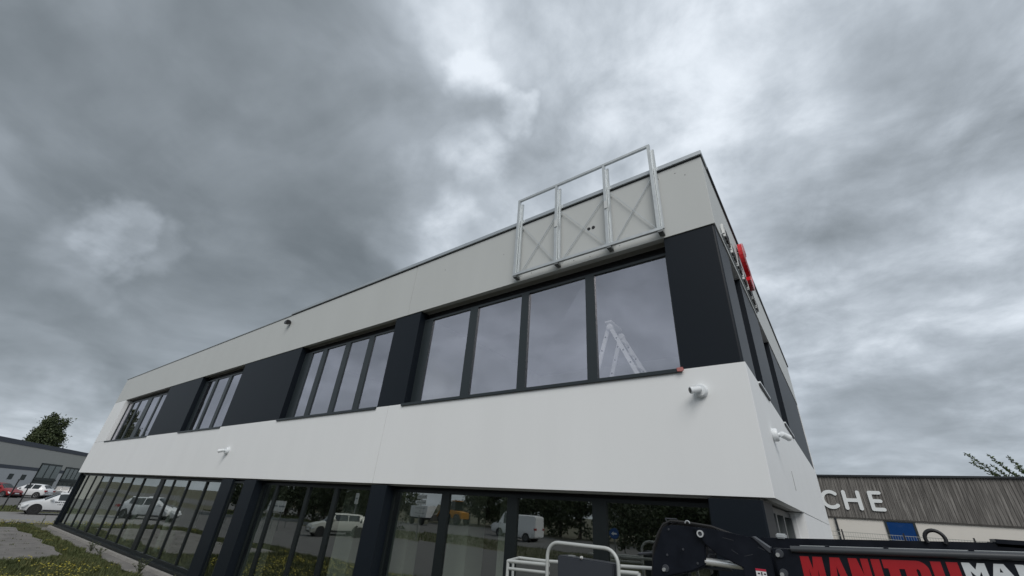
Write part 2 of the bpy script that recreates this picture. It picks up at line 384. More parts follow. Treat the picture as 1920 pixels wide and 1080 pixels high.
# lining behind bands, floors, roof (the closed shell)
core = mat('core', (.35, .35, .34), .9)
MB().box(-L+.13, -.13, .125, S-.02, Z2+.05, Z1-.12).build('roof_slab', core, B)
MB().box(-L+.13, -.13, .125, S-.02, 2.86, 3.45).build('floor_slab', interior_w, B)
MB().box(-L+.13, -.13, .125, .24, 3.45, Z3-.02).build('upstand', interior_w, B)
MB().box(-L+.13, -.18, .1, S-.02, -.1, .08).build('ground_slab', mat('floor_tiles', (.22, .22, .21), .5, var=.1), B)
MB().box(-L, 0, S, S+.15, 0, Z1-.02).build('rear_wall', white, B)
MB().box(-L+.13, -.3, 7.0, 7.15, .08, 2.86).build('inner_wall', interior_d, B)
MB().box(-L+.13, -.3, 6.0, 6.15, 3.45, Z2+.05).build('inner_wall', interior_w, B)
# copings
cop_d = mat('dark_coping', (.02, .024, .028), .4)
MB().box(-14.2, .03, -.045, .40, Z1+.004, Z1+.10).build('coping', alu, B, bevel=.006)
MB().box(-14.2, .012, -.014, .30, Z1-.018, Z1+.002).build('coping_drip', cop_d, B)
MB().box(-L-.02, -14.21, -.02, .40, Z1-.028, Z1+.006).build('coping', mat('grey_coping', (.20, .215, .22), .5), B)
MB().box(-.35, .034, .405, S+.17, Z1+.002, Z1+.07).build('side_coping', cop_d, B)
# dark band: solid panels
WIN = [(-32.38, -24.95, [(-32.28, -31.45), (-31.25, -30.2), (-29.98, -28.6), (-27.95, -26.7), (-26.5, -25.05)]),
       (-20.85, -16.75, [(-20.6, -19.75), (-19.54, -18.41), (-18.15, -16.88)]),
       (-12.6, -7.86, [(-12.15, -11.53), (-11.29, -10.31), (-10.07, -9.17), (-8.94, -7.98)]),
       (-6.9, -.82, [(-6.6, -5.36), (-5.12, -3.9), (-3.71, -2.41), (-2.22, -.88)])]
def dpanel(x0, x1): MB().box(x0, x1, .018, .30, Z3+.004, Z2-.004).build('dark_panel', navy, B)
dpanel(-24.95, -20.85); dpanel(-16.75, -12.6); dpanel(-7.86, -6.9)
P = [(-.82, .018), (-.05, .018), (-.03, .03), (-.018, .05), (-.018, 1.08), (-.3, 1.08), (-.3, .3), (-.82, .3)]
MB().prism(P, lambda u, v, h: (u, v, h), Z3+.004, Z2-.004).build('dark_panel', navy, B)
def pane(x0, x1, y, z0, z1, m, parent, k=.006):
    e = [rnd.uniform(-k, k) for _ in range(4)]
    vs = [(x0, y+e[0], z0), (x1, y+e[1], z0), (x1, y+e[2], z1), (x0, y+e[3], z1)]
    vs += [(a, b+.024, c) for a, b, c in vs]
    return MB().add(vs, [(0,1,2,3),(7,6,5,4),(0,4,5,1),(1,5,6,2),(2,6,7,3),(3,7,4,0)]).build('pane', m, parent)
def window(x0, x1, panes, y, z0, z1, gz0, gz1, m, sill=True, name='window', fm=None):
    fm = fm or frame_m
    w = MB().box(x0+.002, x1-.002, y-.01, y+.07, gz1, gz1+.05).build(name, fm, B)     # head frame carries the rest
    MB().box(x0+.002, x1-.002, y+.10, y+.115, gz1+.02, z1+.02).build('head_shade_strip', black, w)  # black strip painting in the deep shade of the recess above the panes
    MB().box(x0+.002, x1-.002, y-.01, y+.07, z0+.002, gz0).build('bottom_rail', fm, w)
    xs = [x0+.002] + [c for p in panes for c in p] + [x1-.002]
    for i in range(0, len(xs), 2):
        if xs[i+1]-xs[i] < .012: continue
        MB().box(xs[i], xs[i+1], y-(.012 if 0 < i < len(xs)-2 else .006), y+.068, gz0-.001, gz1+.001).build('mullion', fm, w)
    for a, b in panes: pane(a-.01, b+.01, y+.02, gz0-.01, gz1+.01, m, w)
    if sill: MB().box(x0-.03, x1+.01, -.035, y+.0, z0-.045, z0+.012).build('sill', fm, w, bevel=.004)
    return w
for x0, x1, panes in WIN:
    window(x0, x1, panes, .20, Z3, Z2, 4.455, 6.47, g_up)
# lintel undersides in shade: steel plate
# side elevation, upper band
def sdpanel(y0, y1): MB().box(-.30, -.018, y0, y1, Z3+.004, Z2-.004).build('dark_panel', navy, B)
sdpanel(2.05, 4.15); sdpanel(5.75, S-.01)
for y0, y1 in ((1.08, 2.05), (4.15, 5.75)):
    w = MB().box(-.30, -.22, y0+.002, y1-.002, 6.45, Z2-.006).build('window', frame_m, B)
    MB().box(-.30, -.22, y0+.002, y1-.002, Z3+.004, 4.46).build('bottom_rail', frame_m, w)
    for a in (y0+.002, (y0+y1)/2-.04, y1-.082): MB().box(-.30, -.225, a, a+.08, 4.459, 6.451).build('mullion', frame_m, w)
    MB().box(-.27, -.25, y0+.05, y1-.05, 4.45, 6.46).build('pane', g_up, w)
    MB().box(-.215, .03, y0-.03, y1+.03, Z3-.012, Z3+.015).build('sill', hdpe, w); MB().box(-.02, .022, y0-.03, y1+.03, Z3-.045, Z3-.013).build('sill_drip', black, w)
# ground floor posts (flush dark panels), bays
def gpost(x0, x1): MB().box(x0, x1, .012, .34, .10, Z4-.03).build('dark_post', navy, B)
gpost(-14.97, -14.2); gpost(-13.4, -12.68); gpost(-7.43, -6.92)
MB().prism([(-.72, .012), (-.15, .012), (-.13, .03), (-.13, .72), (-.42, .72), (-.42, .34), (-.72, .34)], lambda u, v, h: (u, v, h), .06, Z4-.03).build('dark_post', navy, B)
def bay(x0, x1, mull, y=.22):
    xs = [(a-w/2, a+w/2) for a, w in mull]; ed = [x0+.06] + [c for m_ in xs for c in m_] + [x1-.06]
    panes = [(ed[i], ed[i+1]) for i in range(0, len(ed), 2)]
    w = window(x0, x1, panes, y, .10, Z4-.03, .27, 2.62, g_gf, sill=False, fm=frame_g)
    MB().box(x0+.01, x1-.01, y-.13, y-.015, .085, .17).build('sill', frame_g, w)
bay(-34.6, -14.97, [(-33.2, .10), (-31.5, .10), (-30.1, .10), (-28.4, .34), (-26.4, .10), (-24.86, .10), (-23.3, .10), (-21.0, .42), (-19.7, .10), (-18.25, .10), (-16.64, .10)])
bay(-14.2, -13.4, [], .07)
bay(-12.68, -7.43, [(-11.8, .14), (-10.2, .14), (-8.98, .16)])
bay(-6.92, -.72, [(-5.4, .20), (-3.85, .20), (-2.28, .22)])
MB().box(-L+.13, -.16, .10, .36, Z4-.028, 2.86).build('lintel', core, B)
# side elevation, ground floor: recessed entrance then white wall
MB().box(-.14, -.004, 3.6, S-.001, 0, Z4-.012).build('side_wall', white, B)
MB().box(-.42, -.141, 3.58, 3.75, .06, Z4-.012).build('reveal', white, B)
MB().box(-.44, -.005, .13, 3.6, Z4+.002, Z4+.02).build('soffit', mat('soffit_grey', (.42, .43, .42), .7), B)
dw = MB().box(-.30, -.22, .73, 3.57, 2.64, Z4-.03).build('door', frame_m, B)
for a in (.73, 1.5, 2.35, 3.45): MB().box(-.30, -.20, a, a+.12, .08, 2.641).build('mullion', mat('lit_frame', (.10, .11, .115), .4), dw)
for a, b in ((.85, 1.5), (1.62, 2.35), (2.47, 3.45)): MB().box(-.272, -.25, a-.01, b+.01, .1, 2.65).build('pane', g_gf, dw)
MB().tube([(-.20, 2.2, .9), (-.15, 2.2, .95), (-.15, 2.2, 1.5), (-.20, 2.2, 1.55)], .014, 8).build('door_handle', alu, dw)
# interior columns and partitions seen through the glass
for x0, x1, y0, y1 in ((-7.5, -7.02, .9, 1.2), (-5.94, -5.36, .9, 1.4), (-4.62, -4.42, .9, 1.1), (-13.95, -13.3, 1.0, 1.3), (-9.75, -9.05, 1.0, 1.2),
                       (-22.4, -22.0, 1.3, 1.7), (-26.8, -26.3, 1.3, 1.8), (-18.3, -18.0, 1.3, 1.6)):
    MB().box(x0, x1, y0, y1, .081, 2.859).build('column', mat('column_plaster', (.46, .475, .44), .8, var=.06), B)
for x0 in (-24.0, -14.0, -7.3): MB().box(x0, x0+.15, .32, 6.0, 3.451, Z2+.049).build('partition', interior_w, B)
# cable outlets and fixings on the fascia
for x0 in (-2.21, -2.11):
    MB().lathe([(.0, -.012), (.032, -.012), (.036, .0), (.036, .02)], 14, lambda a, b, h: (x0+a, h, 7.44+b)).build('cable_outlet', black, B)
for x0, z0 in ((-3.55, 6.82), (-2.55, 6.80), (-2.2, 6.78), (-1.6, 6.82), (-4.35, 7.55), (-6.25, 7.72), (-.46, 8.02), (-.30, 7.9)):
    MB().lathe([(.007, -.006), (.009, .01)], 8, lambda a, b, h: (x0+a, h, z0+b)).build('fixing', mat('fixing_grey', (.10, .10, .10), .6), B)
# small number slot on side band
MB().box(-.002, .004, 3.02, 3.10, 3.05, 3.35).build('slot_mark', mat('slot_grey', (.35, .36, .36), .7), B)

# ================================================================== things on the facade
def dome_cam(loc, out, aim, s, label):
    """bullet camera: round base box on the wall, elbow, barrel with dark lens"""
    loc = Vector(loc); out = Vector(out).normalized(); aim = Vector(aim).normalized()
    t_ = thing('security_camera', label, 'camera', loc)
    e = out.cross(Vector((0, 0, 1))).normalized(); g = Vector((0, 0, 1))
    MB().lathe([(.080*s, 0), (.085*s, .008*s), (.085*s, .05*s), (.072*s, .066*s), (.036*s, .070*s)], 24, lambda a, b, h: loc+e*a+g*b+out*h).build('base', hdpe, t_, smooth=40)
    j = loc+out*.06*s
    k = j+out*.05*s+aim*.02*s
    MB().tube([j-out*.01*s, j+out*.03*s, k], [.026*s, .026*s, .028*s], 14).build('arm', hdpe, t_, smooth=50)
    b0 = k-aim*.05*s
    ex = aim.cross(g).normalized(); gy = ex.cross(aim)
    f = lambda a, b, h: b0+ex*a+gy*b+aim*h
    bar = MB().lathe([(.02*s, 0), (.036*s, .012*s), (.041*s, .035*s), (.041*s, .125*s), (.044*s, .130*s), (.044*s, .150*s), (.037*s, .152*s)], 20, f).build('barrel', hdpe, t_, smooth=40)
    MB().lathe([(.033*s, .145*s), (.033*s, .156*s), (.012*s, .158*s)], 18, f).build('lens', mat('lens_black', (.01, .01, .012), .1), bar)
    return t_
dome_cam((-.60, -.001, 4.03), (0, -1, 0), (-.78, -.60, -.20), 1.05, 'white bullet security camera under the last window near the building corner')
dome_cam((.001, 1.34, 3.66), (1, 0, 0), (.50, .82, -.22), 1.1, 'white bullet security camera on the side wall round the corner')
dome_cam((-15.32, -.001, 3.54), (0, -1, 0), (-.75, -.60, -.22), 1.25, 'small white security camera far along the white band')
# black floodlight
fl = thing('floodlight', 'small black floodlight under the roof edge on the white fascia', 'lamp', (-14.12, 0, 7.88))
MB().box(-14.16, -14.08, -.06, -.001, 7.84, 7.92).build('bracket', black, fl)
hd = MB().prism([(-.19, -.02), (-.175, -.09), (-.05, -.075), (-.05, .045), (-.16, .05)], lambda u, v, h: (h, u, 7.88+v), -14.20, -14.03).build('housing', black, fl)
MB().add([(-14.19, -.1915, 7.855), (-14.04, -.1915, 7.855), (-14.04, -.180, 7.797), (-14.19, -.180, 7.797)], [(0, 3, 2, 1)]).build('lens', mat('flood_glass', (.05, .055, .06), .15), hd, fix=False)

# galvanised sign frame on the fascia
sf = thing('sign_frame', 'empty galvanised steel sign frame with cross braces on the fascia, rising above the roof', 'sign frame', (-2.2, -.12, 6.74))
Y = -.125
xs = [-3.90, -2.895, -1.775, -.838]
MB().bar((-3.93, Y, 8.83), (-.81, Y, 8.83), .05, .05).build('top_rail', galv, sf)
MB().bar((-3.94, Y, 6.81), (-.78, Y, 6.81), .05, .055).build('bottom_rail', galv, sf)
for i, x0 in enumerate(xs):
    p = MB().bar((x0, Y, 6.838), (x0, Y, 8.804), .055, .05, (0, 1, 0)).build('post', galv, sf)
    MB().bar((x0+.055, Y+.055, 6.84), (x0+.055, Y+.055, 8.74), .05, .035, (0, 1, 0)).build('channel', galv, p)
    MB().bar((x0+.02, Y-.02, 6.762), (x0+.02, -.002, 6.762), .085, .04).build('foot', mat('dull_steel', (.20, .21, .21), .5, .5), p)
    MB().bar((x0+.055, Y+.07, 8.05), (x0+.055, -.002, 8.05), .05, .05).build('standoff', galv, p)
    if i in (1, 2): MB().box(x0-.02, x0+.05, Y-.04, Y-.028, 7.66, 7.84).build('tag_plate', mat('pale_plate', (.6, .62, .62), .6), p)
for i in range(3):
    a, b = xs[i]+.09, xs[i+1]-.03
    MB().bar((a, -.055, 8.10), (b, -.055, 6.86), .015, .008, (0, 1, 0)).build('brace', galv, sf)
    MB().bar((a, -.044, 6.86), (b, -.044, 8.10), .015, .008, (0, 1, 0)).build('brace', galv, sf)

# side sign: red channel letter and a row of small letters
red = mat('red_acrylic', (.55, .012, .02), .35, var=.06)
rs = thing('red_sign_letter', 'big red channel letter standing off the side fascia round the corner', 'sign', (.02, 3.05, 7.5))
def S_path(cy, cz, r):
    pts = []
    for k in range(0, 16): a = R(40+k*(230/15)); pts.append((cy+r*math.cos(a), cz+r+r*math.sin(a)))
    for k in range(1, 16): a = R(90-k*(230/15)); pts.append((cy+r*math.cos(a), cz-r+r*math.sin(a)))
    return pts
def ribbon(pts, w):
    Lf, Rt = [], []
    for i, p in enumerate(pts):
        a = Vector(pts[max(i-1, 0)]); b = Vector(pts[min(i+1, len(pts)-1)]); d = (b-a).normalized(); n = Vector((-d.y, d.x))
        Lf.append(tuple(Vector(p)+n*w/2)); Rt.append(tuple(Vector(p)-n*w/2))
    return Lf + Rt[::-1]
sp = ribbon(S_path(3.05, 7.49, .235), .20)
MB().prism(sp, lambda u, v, h: (h, u, v), .03, .125).build('letter_body', red, rs)
MB().prism(ribbon(S_path(3.05, 7.49, .235), .17), lambda u, v, h: (h, u, v), .126, .131).build('letter_face', mat('red_face', (.62, .03, .04), .25), rs)
MB().prism(ribbon(S_path(3.05, 7.49, .235), .215), lambda u, v, h: (h, u, v), .118, .1245).build('letter_edge', mat('pale_edge', (.75, .62, .62), .4), rs)
for y0, z0 in ((2.82, 7.75), (3.25, 7.25)): MB().bar((-.001, y0, z0), (.04, y0, z0), .03).build('standoff', alu, rs)
ls = thing('small_letter_row', 'row of small black edged letters along the foot of the side fascia', 'sign', (.01, 2.2, 6.8))
MB().bar((.012, .55, 6.83), (.012, 4.1, 6.83), .02, .03).build('mounting_rail', alu, ls)
lm_d = mat('letter_black', (.02, .02, .02), .5); lm_w = mat('letter_white', (.72, .73, .72), .5)
yy = .55
k = 0
while yy < 4.05:
    w = rnd.uniform(.10, .17); hgt = rnd.choice((.2, .24, .3)); z0 = 6.82
    MB().prism(ribbon([(yy, z0), (yy+.01, z0+hgt), (yy+w*.5, z0+hgt*.85), (yy+w, z0+hgt), (yy+w*.95, z0+.02)], .035), lambda u, v, h: (h, u, v), .02, .055).build('letter', lm_d if k % 3 else lm_w, ls)
    yy += w+.05; k += 1

# ladder behind the right pane
al = mat('ladder_aluminium', (.93, .94, .95), .5, .0, var=.03)
ld = thing('stepladder', 'aluminium folding ladder standing inside the rightmost upper window', 'ladder', (-2.0, .65, 3.45))
def rail(a, b, name='side_rail'): return MB().bar(a, b, .068, .03, (0, 1, 0)).build(name, al, ld)
LEGS = ((.45, .40, 0.0), (.85, .95, .05))
for y0, y1, dx in LEGS:
    A, Bq, Cq = (-2.06+dx, y0, 5.46-dx), (-1.12+dx, y1, 3.46), (-2.72+dx, y1, 3.46)
    rl = rail(A, Bq); rr = rail((A[0]-.03, y0+.032, A[2]+.07), (Cq[0], y1+.032, 3.46))
    MB().lathe([(.04, -.03), (.06, -.02), (.06, .045), (.04, .05)], 14, lambda a, b, h: (A[0]-.01+a, y0+h, A[2]+b)).build('hinge', al, rl)
    for t0 in (.12, .24, .36, .48, .6, .72):
        for (a, b, p_) in ((A, Bq, rl), ((A[0]-.03, y0+.032, A[2]+.07), (Cq[0], y1+.032, 3.46), rr)):
            c = Vector(a).lerp(Vector(b), t0); MB().lathe([(.016, -.021), (.016, .021)], 10, lambda u, v, h: (c.x+u, c.y+h, c.z+v)).build('rivet', black, p_)
for k in range(1, 8):
    t0 = k/8
    for xa, xb, za in ((-2.06, -1.12, 5.46),):
        x0 = xa+(xb-xa)*t0; z0 = za+(3.46-za)*t0
        MB().bar((x0, .47-.05*t0, z0), (x0+.05, .83+.10*t0, z0), .022, .022).build('rung', al, ld)
MB().box(-2.15, -2.02, .42, .90, 5.55, 5.58).build('top_cap', al, ld)
# red strap on the sill end
rg = thing('red_tag', 'small faded red tag at the right end of the long window sill', 'tag', (-.82, -.04, 4.34))
MB().prism([(-.875, 4.385), (-.79, 4.39), (-.775, 4.345), (-.80, 4.325), (-.87, 4.33)], lambda u, v, h: (u, h, v), -.055, -.036).build('cloth', mat('faded_red', (.45, .17, .16), .8, var=.2, vscale=20), rg, bevel=.004)

# ================================================================== telescopic handler with lettered boom
navy_p = mat('machine_paint', (.0055, .0075, .013), .42, var=.6, vscale=7, spec=.26, rvar=.15, bump=.05, bscale=9)
navy_q = mat('machine_paint_worn', (.045, .049, .058), .42, var=.25, vscale=6)
th = thing('telescopic_handler', 'dark telescopic handler, its lettered boom reaching in from the right along the office', 'telehandler', (.3, -1.2, 0))
YB = -1.2
def Lz(x): return 2.285+.061*x
fnb = lambda u, v, h: (u, h, v)
# main boom box and top rail pipe
boom = MB().prism([(.015, Lz(.015)-.005), (.10, Lz(.1)-.008), (5.2, Lz(5.2)-.008), (5.2, Lz(5.2)-.50), (.05, Lz(.05)-.50), (.03, Lz(.03)-.15)], fnb, YB, YB+.34).build('boom', navy_p, th, bevel=.01)
MB().tube([(.17, YB-.012, Lz(.17)-.008), (5.2, YB-.012, Lz(5.2)-.008)], .024, 12).build('edge_pipe', mat('pipe_grey', (.055, .06, .066), .4, .2, var=.3), boom, smooth=60)
MB().bar((.24, YB+.02, Lz(.24)+.02), (5.0, YB+.02, Lz(5)+.02), .04, .004).build('wear_strip', galv, boom)
for x0 in (.42, .80, 1.28, 1.60): MB().box(x0, x0+.03, YB-.005, YB+.045, Lz(x0)+.012, Lz(x0)+.027).build('clip', navy_p, boom)
# rear beam behind it
bm2 = MB().prism([(-.12, 2.355), (.05, 2.36), (5.2, 2.36+.061*5.2), (5.2, 2.0+.061*5.2), (-.1, 2.0)], fnb, -.72, -.52).build('rear_beam', navy_p, th, bevel=.008)
MB().box(1.50, 2.2, -.74, -.50, 2.425, 2.475).build('valve_block', navy_p, bm2, bevel=.02)
MB().tube([(1.17+.062*math.cos(R(a)), -.735, 2.445+.062*math.sin(R(a))) for a in range(-30, 211, 15)], .014, 8).build('lifting_ring', black, bm2, smooth=60)
MB().box(.02, .10, -.74, -.6, 2.356, 2.40).build('bracket', galv, bm2, bevel=.01)
# boom head and link arm
head = MB().prism([(-.925, 2.365), (-.90, 2.388), (-.81, 2.402), (-.42, 2.392), (-.53, 2.24), (-.55, 2.09), (-.67, 2.03), (-.98, 1.94), (-1.17, 1.78), (-1.20, 1.60), (-1.12, 1.60), (-1.05, 2.10)], fnb, -1.19, -.80).build('boom_head', navy_p, th, bevel=.012)
link = MB().prism([(-.62, 2.393), (-.40, 2.388), (-.11, 2.35), (.008, 2.255), (.01, 1.78), (-.25, 1.78), (-.23, 2.11), (-.43, 2.19), (-.52, 2.26)], fnb, -1.225, -1.192).build('link_plate', navy_p, th, bevel=.008)
MB().prism([(-.115, 2.357), (-.10, 2.360), (.012, 2.285), (.012, 2.245), (.0, 2.25)], fnb, -1.232, -1.10).build('plate_edge', navy_q, link)
def disc(name, x0, z0, r, y0, y1, m, parent, inner=None):
    pr = [(r*.9, y0), (r, y0+.004), (r, y1)] if not inner else None
    return MB().lathe(pr, 22, lambda a, b, h: (x0+a, h, z0+b)).build(name, m, parent, smooth=40)
MB().prism([[(-.55+.030*math.cos(R(a)), 2.345+.030*math.sin(R(a))) for a in range(0, 360, 15)], [(-.55+.019*math.cos(R(a)), 2.345+.019*math.sin(R(a))) for a in range(0, 360, 15)]], fnb, -1.25, -1.224).build('pin_ring', mat('bright_steel', (.75, .77, .78), .35, .5), link)
disc('pin', -.55, 2.345, .0185, -1.24, -1.22, navy_q, link)
for x0, z0, p_ in ((.063, 2.235, boom), (.065, 2.095, boom), (-.94, 2.015, head)):
    y0 = -1.2 if p_ is boom else -1.19
    disc('bolt_washer', x0+.014, z0+.012, .032, y0-.012, y0+.01, navy_q, p_); disc('bolt', x0, z0, .016, y0-.03, y0-.011, mat('zinc', (.52, .53, .53), .4, .6), p_)
for k, (x0, z0) in enumerate(((-.86, 2.36), (-.74, 2.20), (-.62, 2.10), (-.9, 2.14))):
    disc('rivet', x0, z0, .010, -1.198, -1.188, navy_q, head)
for x0, z0, x1, z1 in ((-.36, 2.33, -.27, 2.315), (-.2, 2.2, -.13, 2.22), (-.30, 2.24, -.25, 2.21), (-.08, 2.28, -.03, 2.26)):
    MB().bar((x0, -1.2262, z0), (x1, -1.2262, z1), .0025, .003).build('scratch', navy_q, link)
# hydraulic rod
MB().tube([(-.60, -1.15, 2.122), (-.12, -1.15, 2.118)], .030, 16).build('cylinder_rod', mat('chrome', (.80, .81, .80), .28, .55), th, smooth=60)
MB().tube([(-.62, -1.10, 2.065), (-.35, -1.10, 2.075)], .012, 10).build('hydraulic_pipe', navy_q, th, smooth=60)
# hoses over the head
for k, (dy, dz) in enumerate(((0, 0), (-.05, .012), (.05, -.01))):
    MB().tube([(-1.11, -1.05+dy, 1.85), (-1.06, -1.06+dy, 2.17+dz), (-1.0, -1.06+dy, 2.30+dz), (-.94, -1.06+dy, 2.385+dz), (-.86, -1.06+dy, 2.425+dz), (-.69, -1.06+dy, 2.42+dz), (-.47, -1.06+dy, 2.40+dz), (-.2, -1.0+dy, 2.33)], .011, 8).build('hose', rubber, th, smooth=60)
MB().tube([(-.92, -1.08, 2.455), (-.80, -1.08, 2.455), (-.79, -1.08, 2.425), (-.90, -1.08, 2.42), (-.92, -1.08, 2.455)], .006, 6).build('hose_guard', navy_q, th)
MB().tube([(-.69+.022*math.cos(R(a)), -1.12, 2.425+.022*math.sin(R(a))) for a in range(0, 200, 20)], .006, 6).build('hose_clip', galv, th)
MB().tube([(-.50, -1.2, 2.225), (-.46, -1.21, 2.23), (-.43, -1.21, 2.205)], .008, 6).build('grease_line', navy_q, th)
MB().tube([(-.53, -1.15, 2.15), (-.52, -1.15, 2.185), (-.46, -1.15, 2.19)], .010, 6).build('fitting', navy_q, th)
# sticker
stk = MB().box(-.13, -.05, -1.2275, -1.2255, 1.99, 2.118).build('warning_sticker', mat('sticker_white', (.72, .72, .73), .5), link)
MB().box(-.13, -.05, -1.2295, -1.2277, 2.103, 2.119).build('sticker_band', mat('sticker_red', (.45, .02, .05), .5), stk)
for x0, z0, w_, h_ in ((-.117, 2.079, .016, .010), (-.071, 2.079, .016, .010), (-.092, 2.072, .010, .024), (-.098, 2.045, .022, .016), (-.088, 2.03, .012, .016)):
    MB().box(x0, x0+w_, -1.2293, -1.2277, z0, z0+h_).build('sticker_mark', black, stk)
# lettering
lred = mat('letter_red', (.36, .008, .014), .45, var=.12, vscale=14)
lwht = mat('letter_pale', (.62, .65, .67), .5, var=.06, vscale=14)
def T(u, v, top=.0): return (.222+u, 2.243+.061*u-v-top)
def glyph(loops, m, top=0.0):
    if not isinstance(loops[0][0], (list, tuple)): loops = [loops]
    MB().prism([[T(u, v, top) for u, v in Lp] for Lp in loops], fnb, YB-.0032, YB+.002).build('letter', m, boom)
H = .25
glyph([(0,0),(.062,0),(.0755,.09),(.09,0),(.155,0),(.155,H),(.112,H),(.108,.085),(.088,H),(.066,H),(.046,.085),(.043,H),(0,H)], lred)
glyph([[(.207,0),(.273,0),(.322,H),(.258,H),(.252,.2),(.226,.2),(.220,H),(.165,H)], [(.24,.06),(.23,.135),(.25,.135)]], lred)
glyph([(.328,0),(.385,0),(.408,.11),(.408,0),(.456,0),(.456,H),(.405,H),(.374,.11),(.376,H),(.328,H)], lred)
glyph([(.473,0),(.529,0),(.529,H),(.473,H)], lred)
arc = [(.745+.062*math.sin(R(a)), .062-.062*math.cos(R(a))) for a in range(0, 91, 15)]
glyph([[(.542,0)]+arc+[(.807,.21),(.79,.24),(.76,H),(.700,H),(.672,.235),(.665,.2),(.665,.057),(.632,.057),(.632,H),(.568,H),(.568,.057),(.542,.057)],
       [(.731,.06),(.738,.052),(.748,.06),(.75,.075),(.75,.19),(.741,.2),(.731,.19)]], lred)
glyph([(.824,0),(.882,0),(.882,.18),(.888,.195),(.904,.195),(.910,.18),(.910,0),(.973,0),(.973,.21),(.955,.24),(.93,H),(.865,H),(.838,.235),(.824,.2)], lred)
glyph([(.993,0),(1.035,0),(1.055,.04),(1.075,0),(1.113,0),(1.113,.088),(1.080,.088),(1.080,.05),(1.062,.082),(1.048,.082),(1.026,.05),(1.026,.088),(.993,.088)], lwht, -.001)
glyph([[(1.158,0),(1.207,0),(1.245,.088),(1.207,.088),(1.20,.072),(1.166,.072),(1.16,.088),(1.127,.088)], [(1.182,.024),(1.174,.05),(1.191,.05)]], lwht, -.001)
glyph([(1.262,0),(1.302,0),(1.335,.05),(1.335,0),(1.37,0),(1.37,.088),(1.333,.088),(1.297,.038),(1.297,.088),(1.262,.088)], lwht, -.001)
# chassis beyond the right edge of the view
MB().box(3.4, 6.6, -2.0, .1, .55, 1.35).build('chassis', navy_p, th, bevel=.05)
MB().box(4.8, 6.2, -2.3, -1.62, 1.35, 2.5).build('cab', navy_p, th, bevel=.06)
def wheel_part(parent, x, y0, y1, z, r, m_r, name='wheel'):
    w = MB().lathe([(r*.62, y0), (r*.93, y0), (r, y0+(y1-y0)*.2), (r, y1-(y1-y0)*.2), (r*.93, y1), (r*.62, y1)], 28, lambda a, b, h: (x+a, h, z+b)).build(name, rubber, parent, smooth=35)
    o = y0-.004 if abs(y0) > abs(y1) else y1+.004
    i_ = y0+.02 if abs(y0) > abs(y1) else y1-.02
    MB().lathe([(r*.60, i_), (r*.58, o), (r*.5, o), (r*.42, (o+i_)/2), (r*.15, (o+i_)/2), (r*.12, o)], 24, lambda a, b, h: (x+a, h, z+b)).build('rim', m_r, w, smooth=35)
for x0 in (3.9, 6.1):
    wheel_part(th, x0, -2.35, -2.0, .55, .55, navy_q); wheel_part(th, x0, .1, .45, .55, .55, navy_q)

# ------------------------------------------------------------------ work basket
wb = thing('work_basket', 'grey tubular work basket with hoop and control box in front of the glazing', 'lift basket', (-2.1, -1.0, .9))
tub = mat('basket_paint', (.46, .48, .47), .5, .1, var=.12, vscale=10)
def bz(x): return 1.885+.040*(x+2.84)
def rr_path(x0, x1, y, z0, z1, r):
    p = [(x0, y, z0)]
    p += [(x0+r-r*math.cos(R(a)), y, z1-r+r*math.sin(R(a))) for a in range(0, 91, 15)]
    p += [(x1-r+r*math.sin(R(a)), y, z1-.0+0.0-r+r*math.cos(R(a))) for a in range(0, 91, 15)]
    p += [(x1, y, z0)]; return p
# hoop gate at the front
MB().tube(rr_path(-2.262, -1.405, -1.22, .95, 2.135, .14), .0195, 12).build('hoop', tub, wb, smooth=60)
# front rails
MB().tube([(-2.83, -1.2, bz(-2.83)), (-2.25, -1.2, bz(-2.25))], .019, 12).build('top_rail', tub, wb, smooth=60)
MB().tube([(-1.42, -1.2, bz(-1.42)), (-1.20, -1.2, bz(-1.2))], .019, 12).build('top_rail', tub, wb, smooth=60)
MB().tube([(-2.81, -1.2, bz(-2.8)-.075), (-2.25, -1.2, bz(-2.25)-.075)], .016, 12).build('mid_rail', tub, wb, smooth=60)
MB().tube([(-2.83, -1.2, .95), (-2.83, -1.2, bz(-2.83)+.005)], .019, 12).build('corner_post', tub, wb, smooth=60)
MB().tube([(-2.83, -1.2, bz(-2.83)), (-2.98, -.75, bz(-2.98)+.01), (-2.6, -.72, bz(-2.6)), (-1.0, -.6, bz(-1.0)+.02)], .018, 12).build('rear_rail', tub, wb, smooth=60)
MB().tube([(-2.82, -1.06, .95), (-2.90, -1.0, bz(-2.9))], .017, 12).build('corner_post', tub, wb, smooth=60)
MB().tube([(-1.2, -1.2, .95), (-1.2, -1.2, bz(-1.2)+.005)], .019, 12).build('corner_post', tub, wb, smooth=60)
MB().box(-2.95, -1.1, -1.25, -.55, .90, .95).build('floor', galv, wb)
MB().box(-2.95, -1.1, -.60, -.585, .95, 1.10).build('toe_board', galv, wb)
cbx = MB().prism([(-2.14, 1.60), (-1.50, 1.60), (-1.47, 2.0), (-1.60, 2.005), (-2.15, 2.015)], fnb, -1.19, -1.0).build('control_box', mat('box_grey', (.035, .04, .05), .5, var=.2), wb, bevel=.012)
MB().lathe([(.016, -1.205), (.016, -1.188)], 12, lambda a, b, h: (-1.84+a, h, 2.02+b)).build('lock', mat('pale_lock', (.62, .63, .63), .5), cbx)
MB().lathe([(.007, -1.21), (.007, -1.2)], 10, lambda a, b, h: (-1.84+a, h, 2.012+b)).build('keyhole', black, cbx)
MB().box(-2.06, -1.99, -1.10, -1.05, 2.012, 2.022).build('switch', mat('switch_grey', (.3, .32, .32), .5), cbx)
MB().tube([(-1.32, -.85, 2.10), (-1.12, -.85, 2.13), (-.98, -.85, 2.13)], .013, 8).build('guard_bar', navy_q, wb, smooth=60)

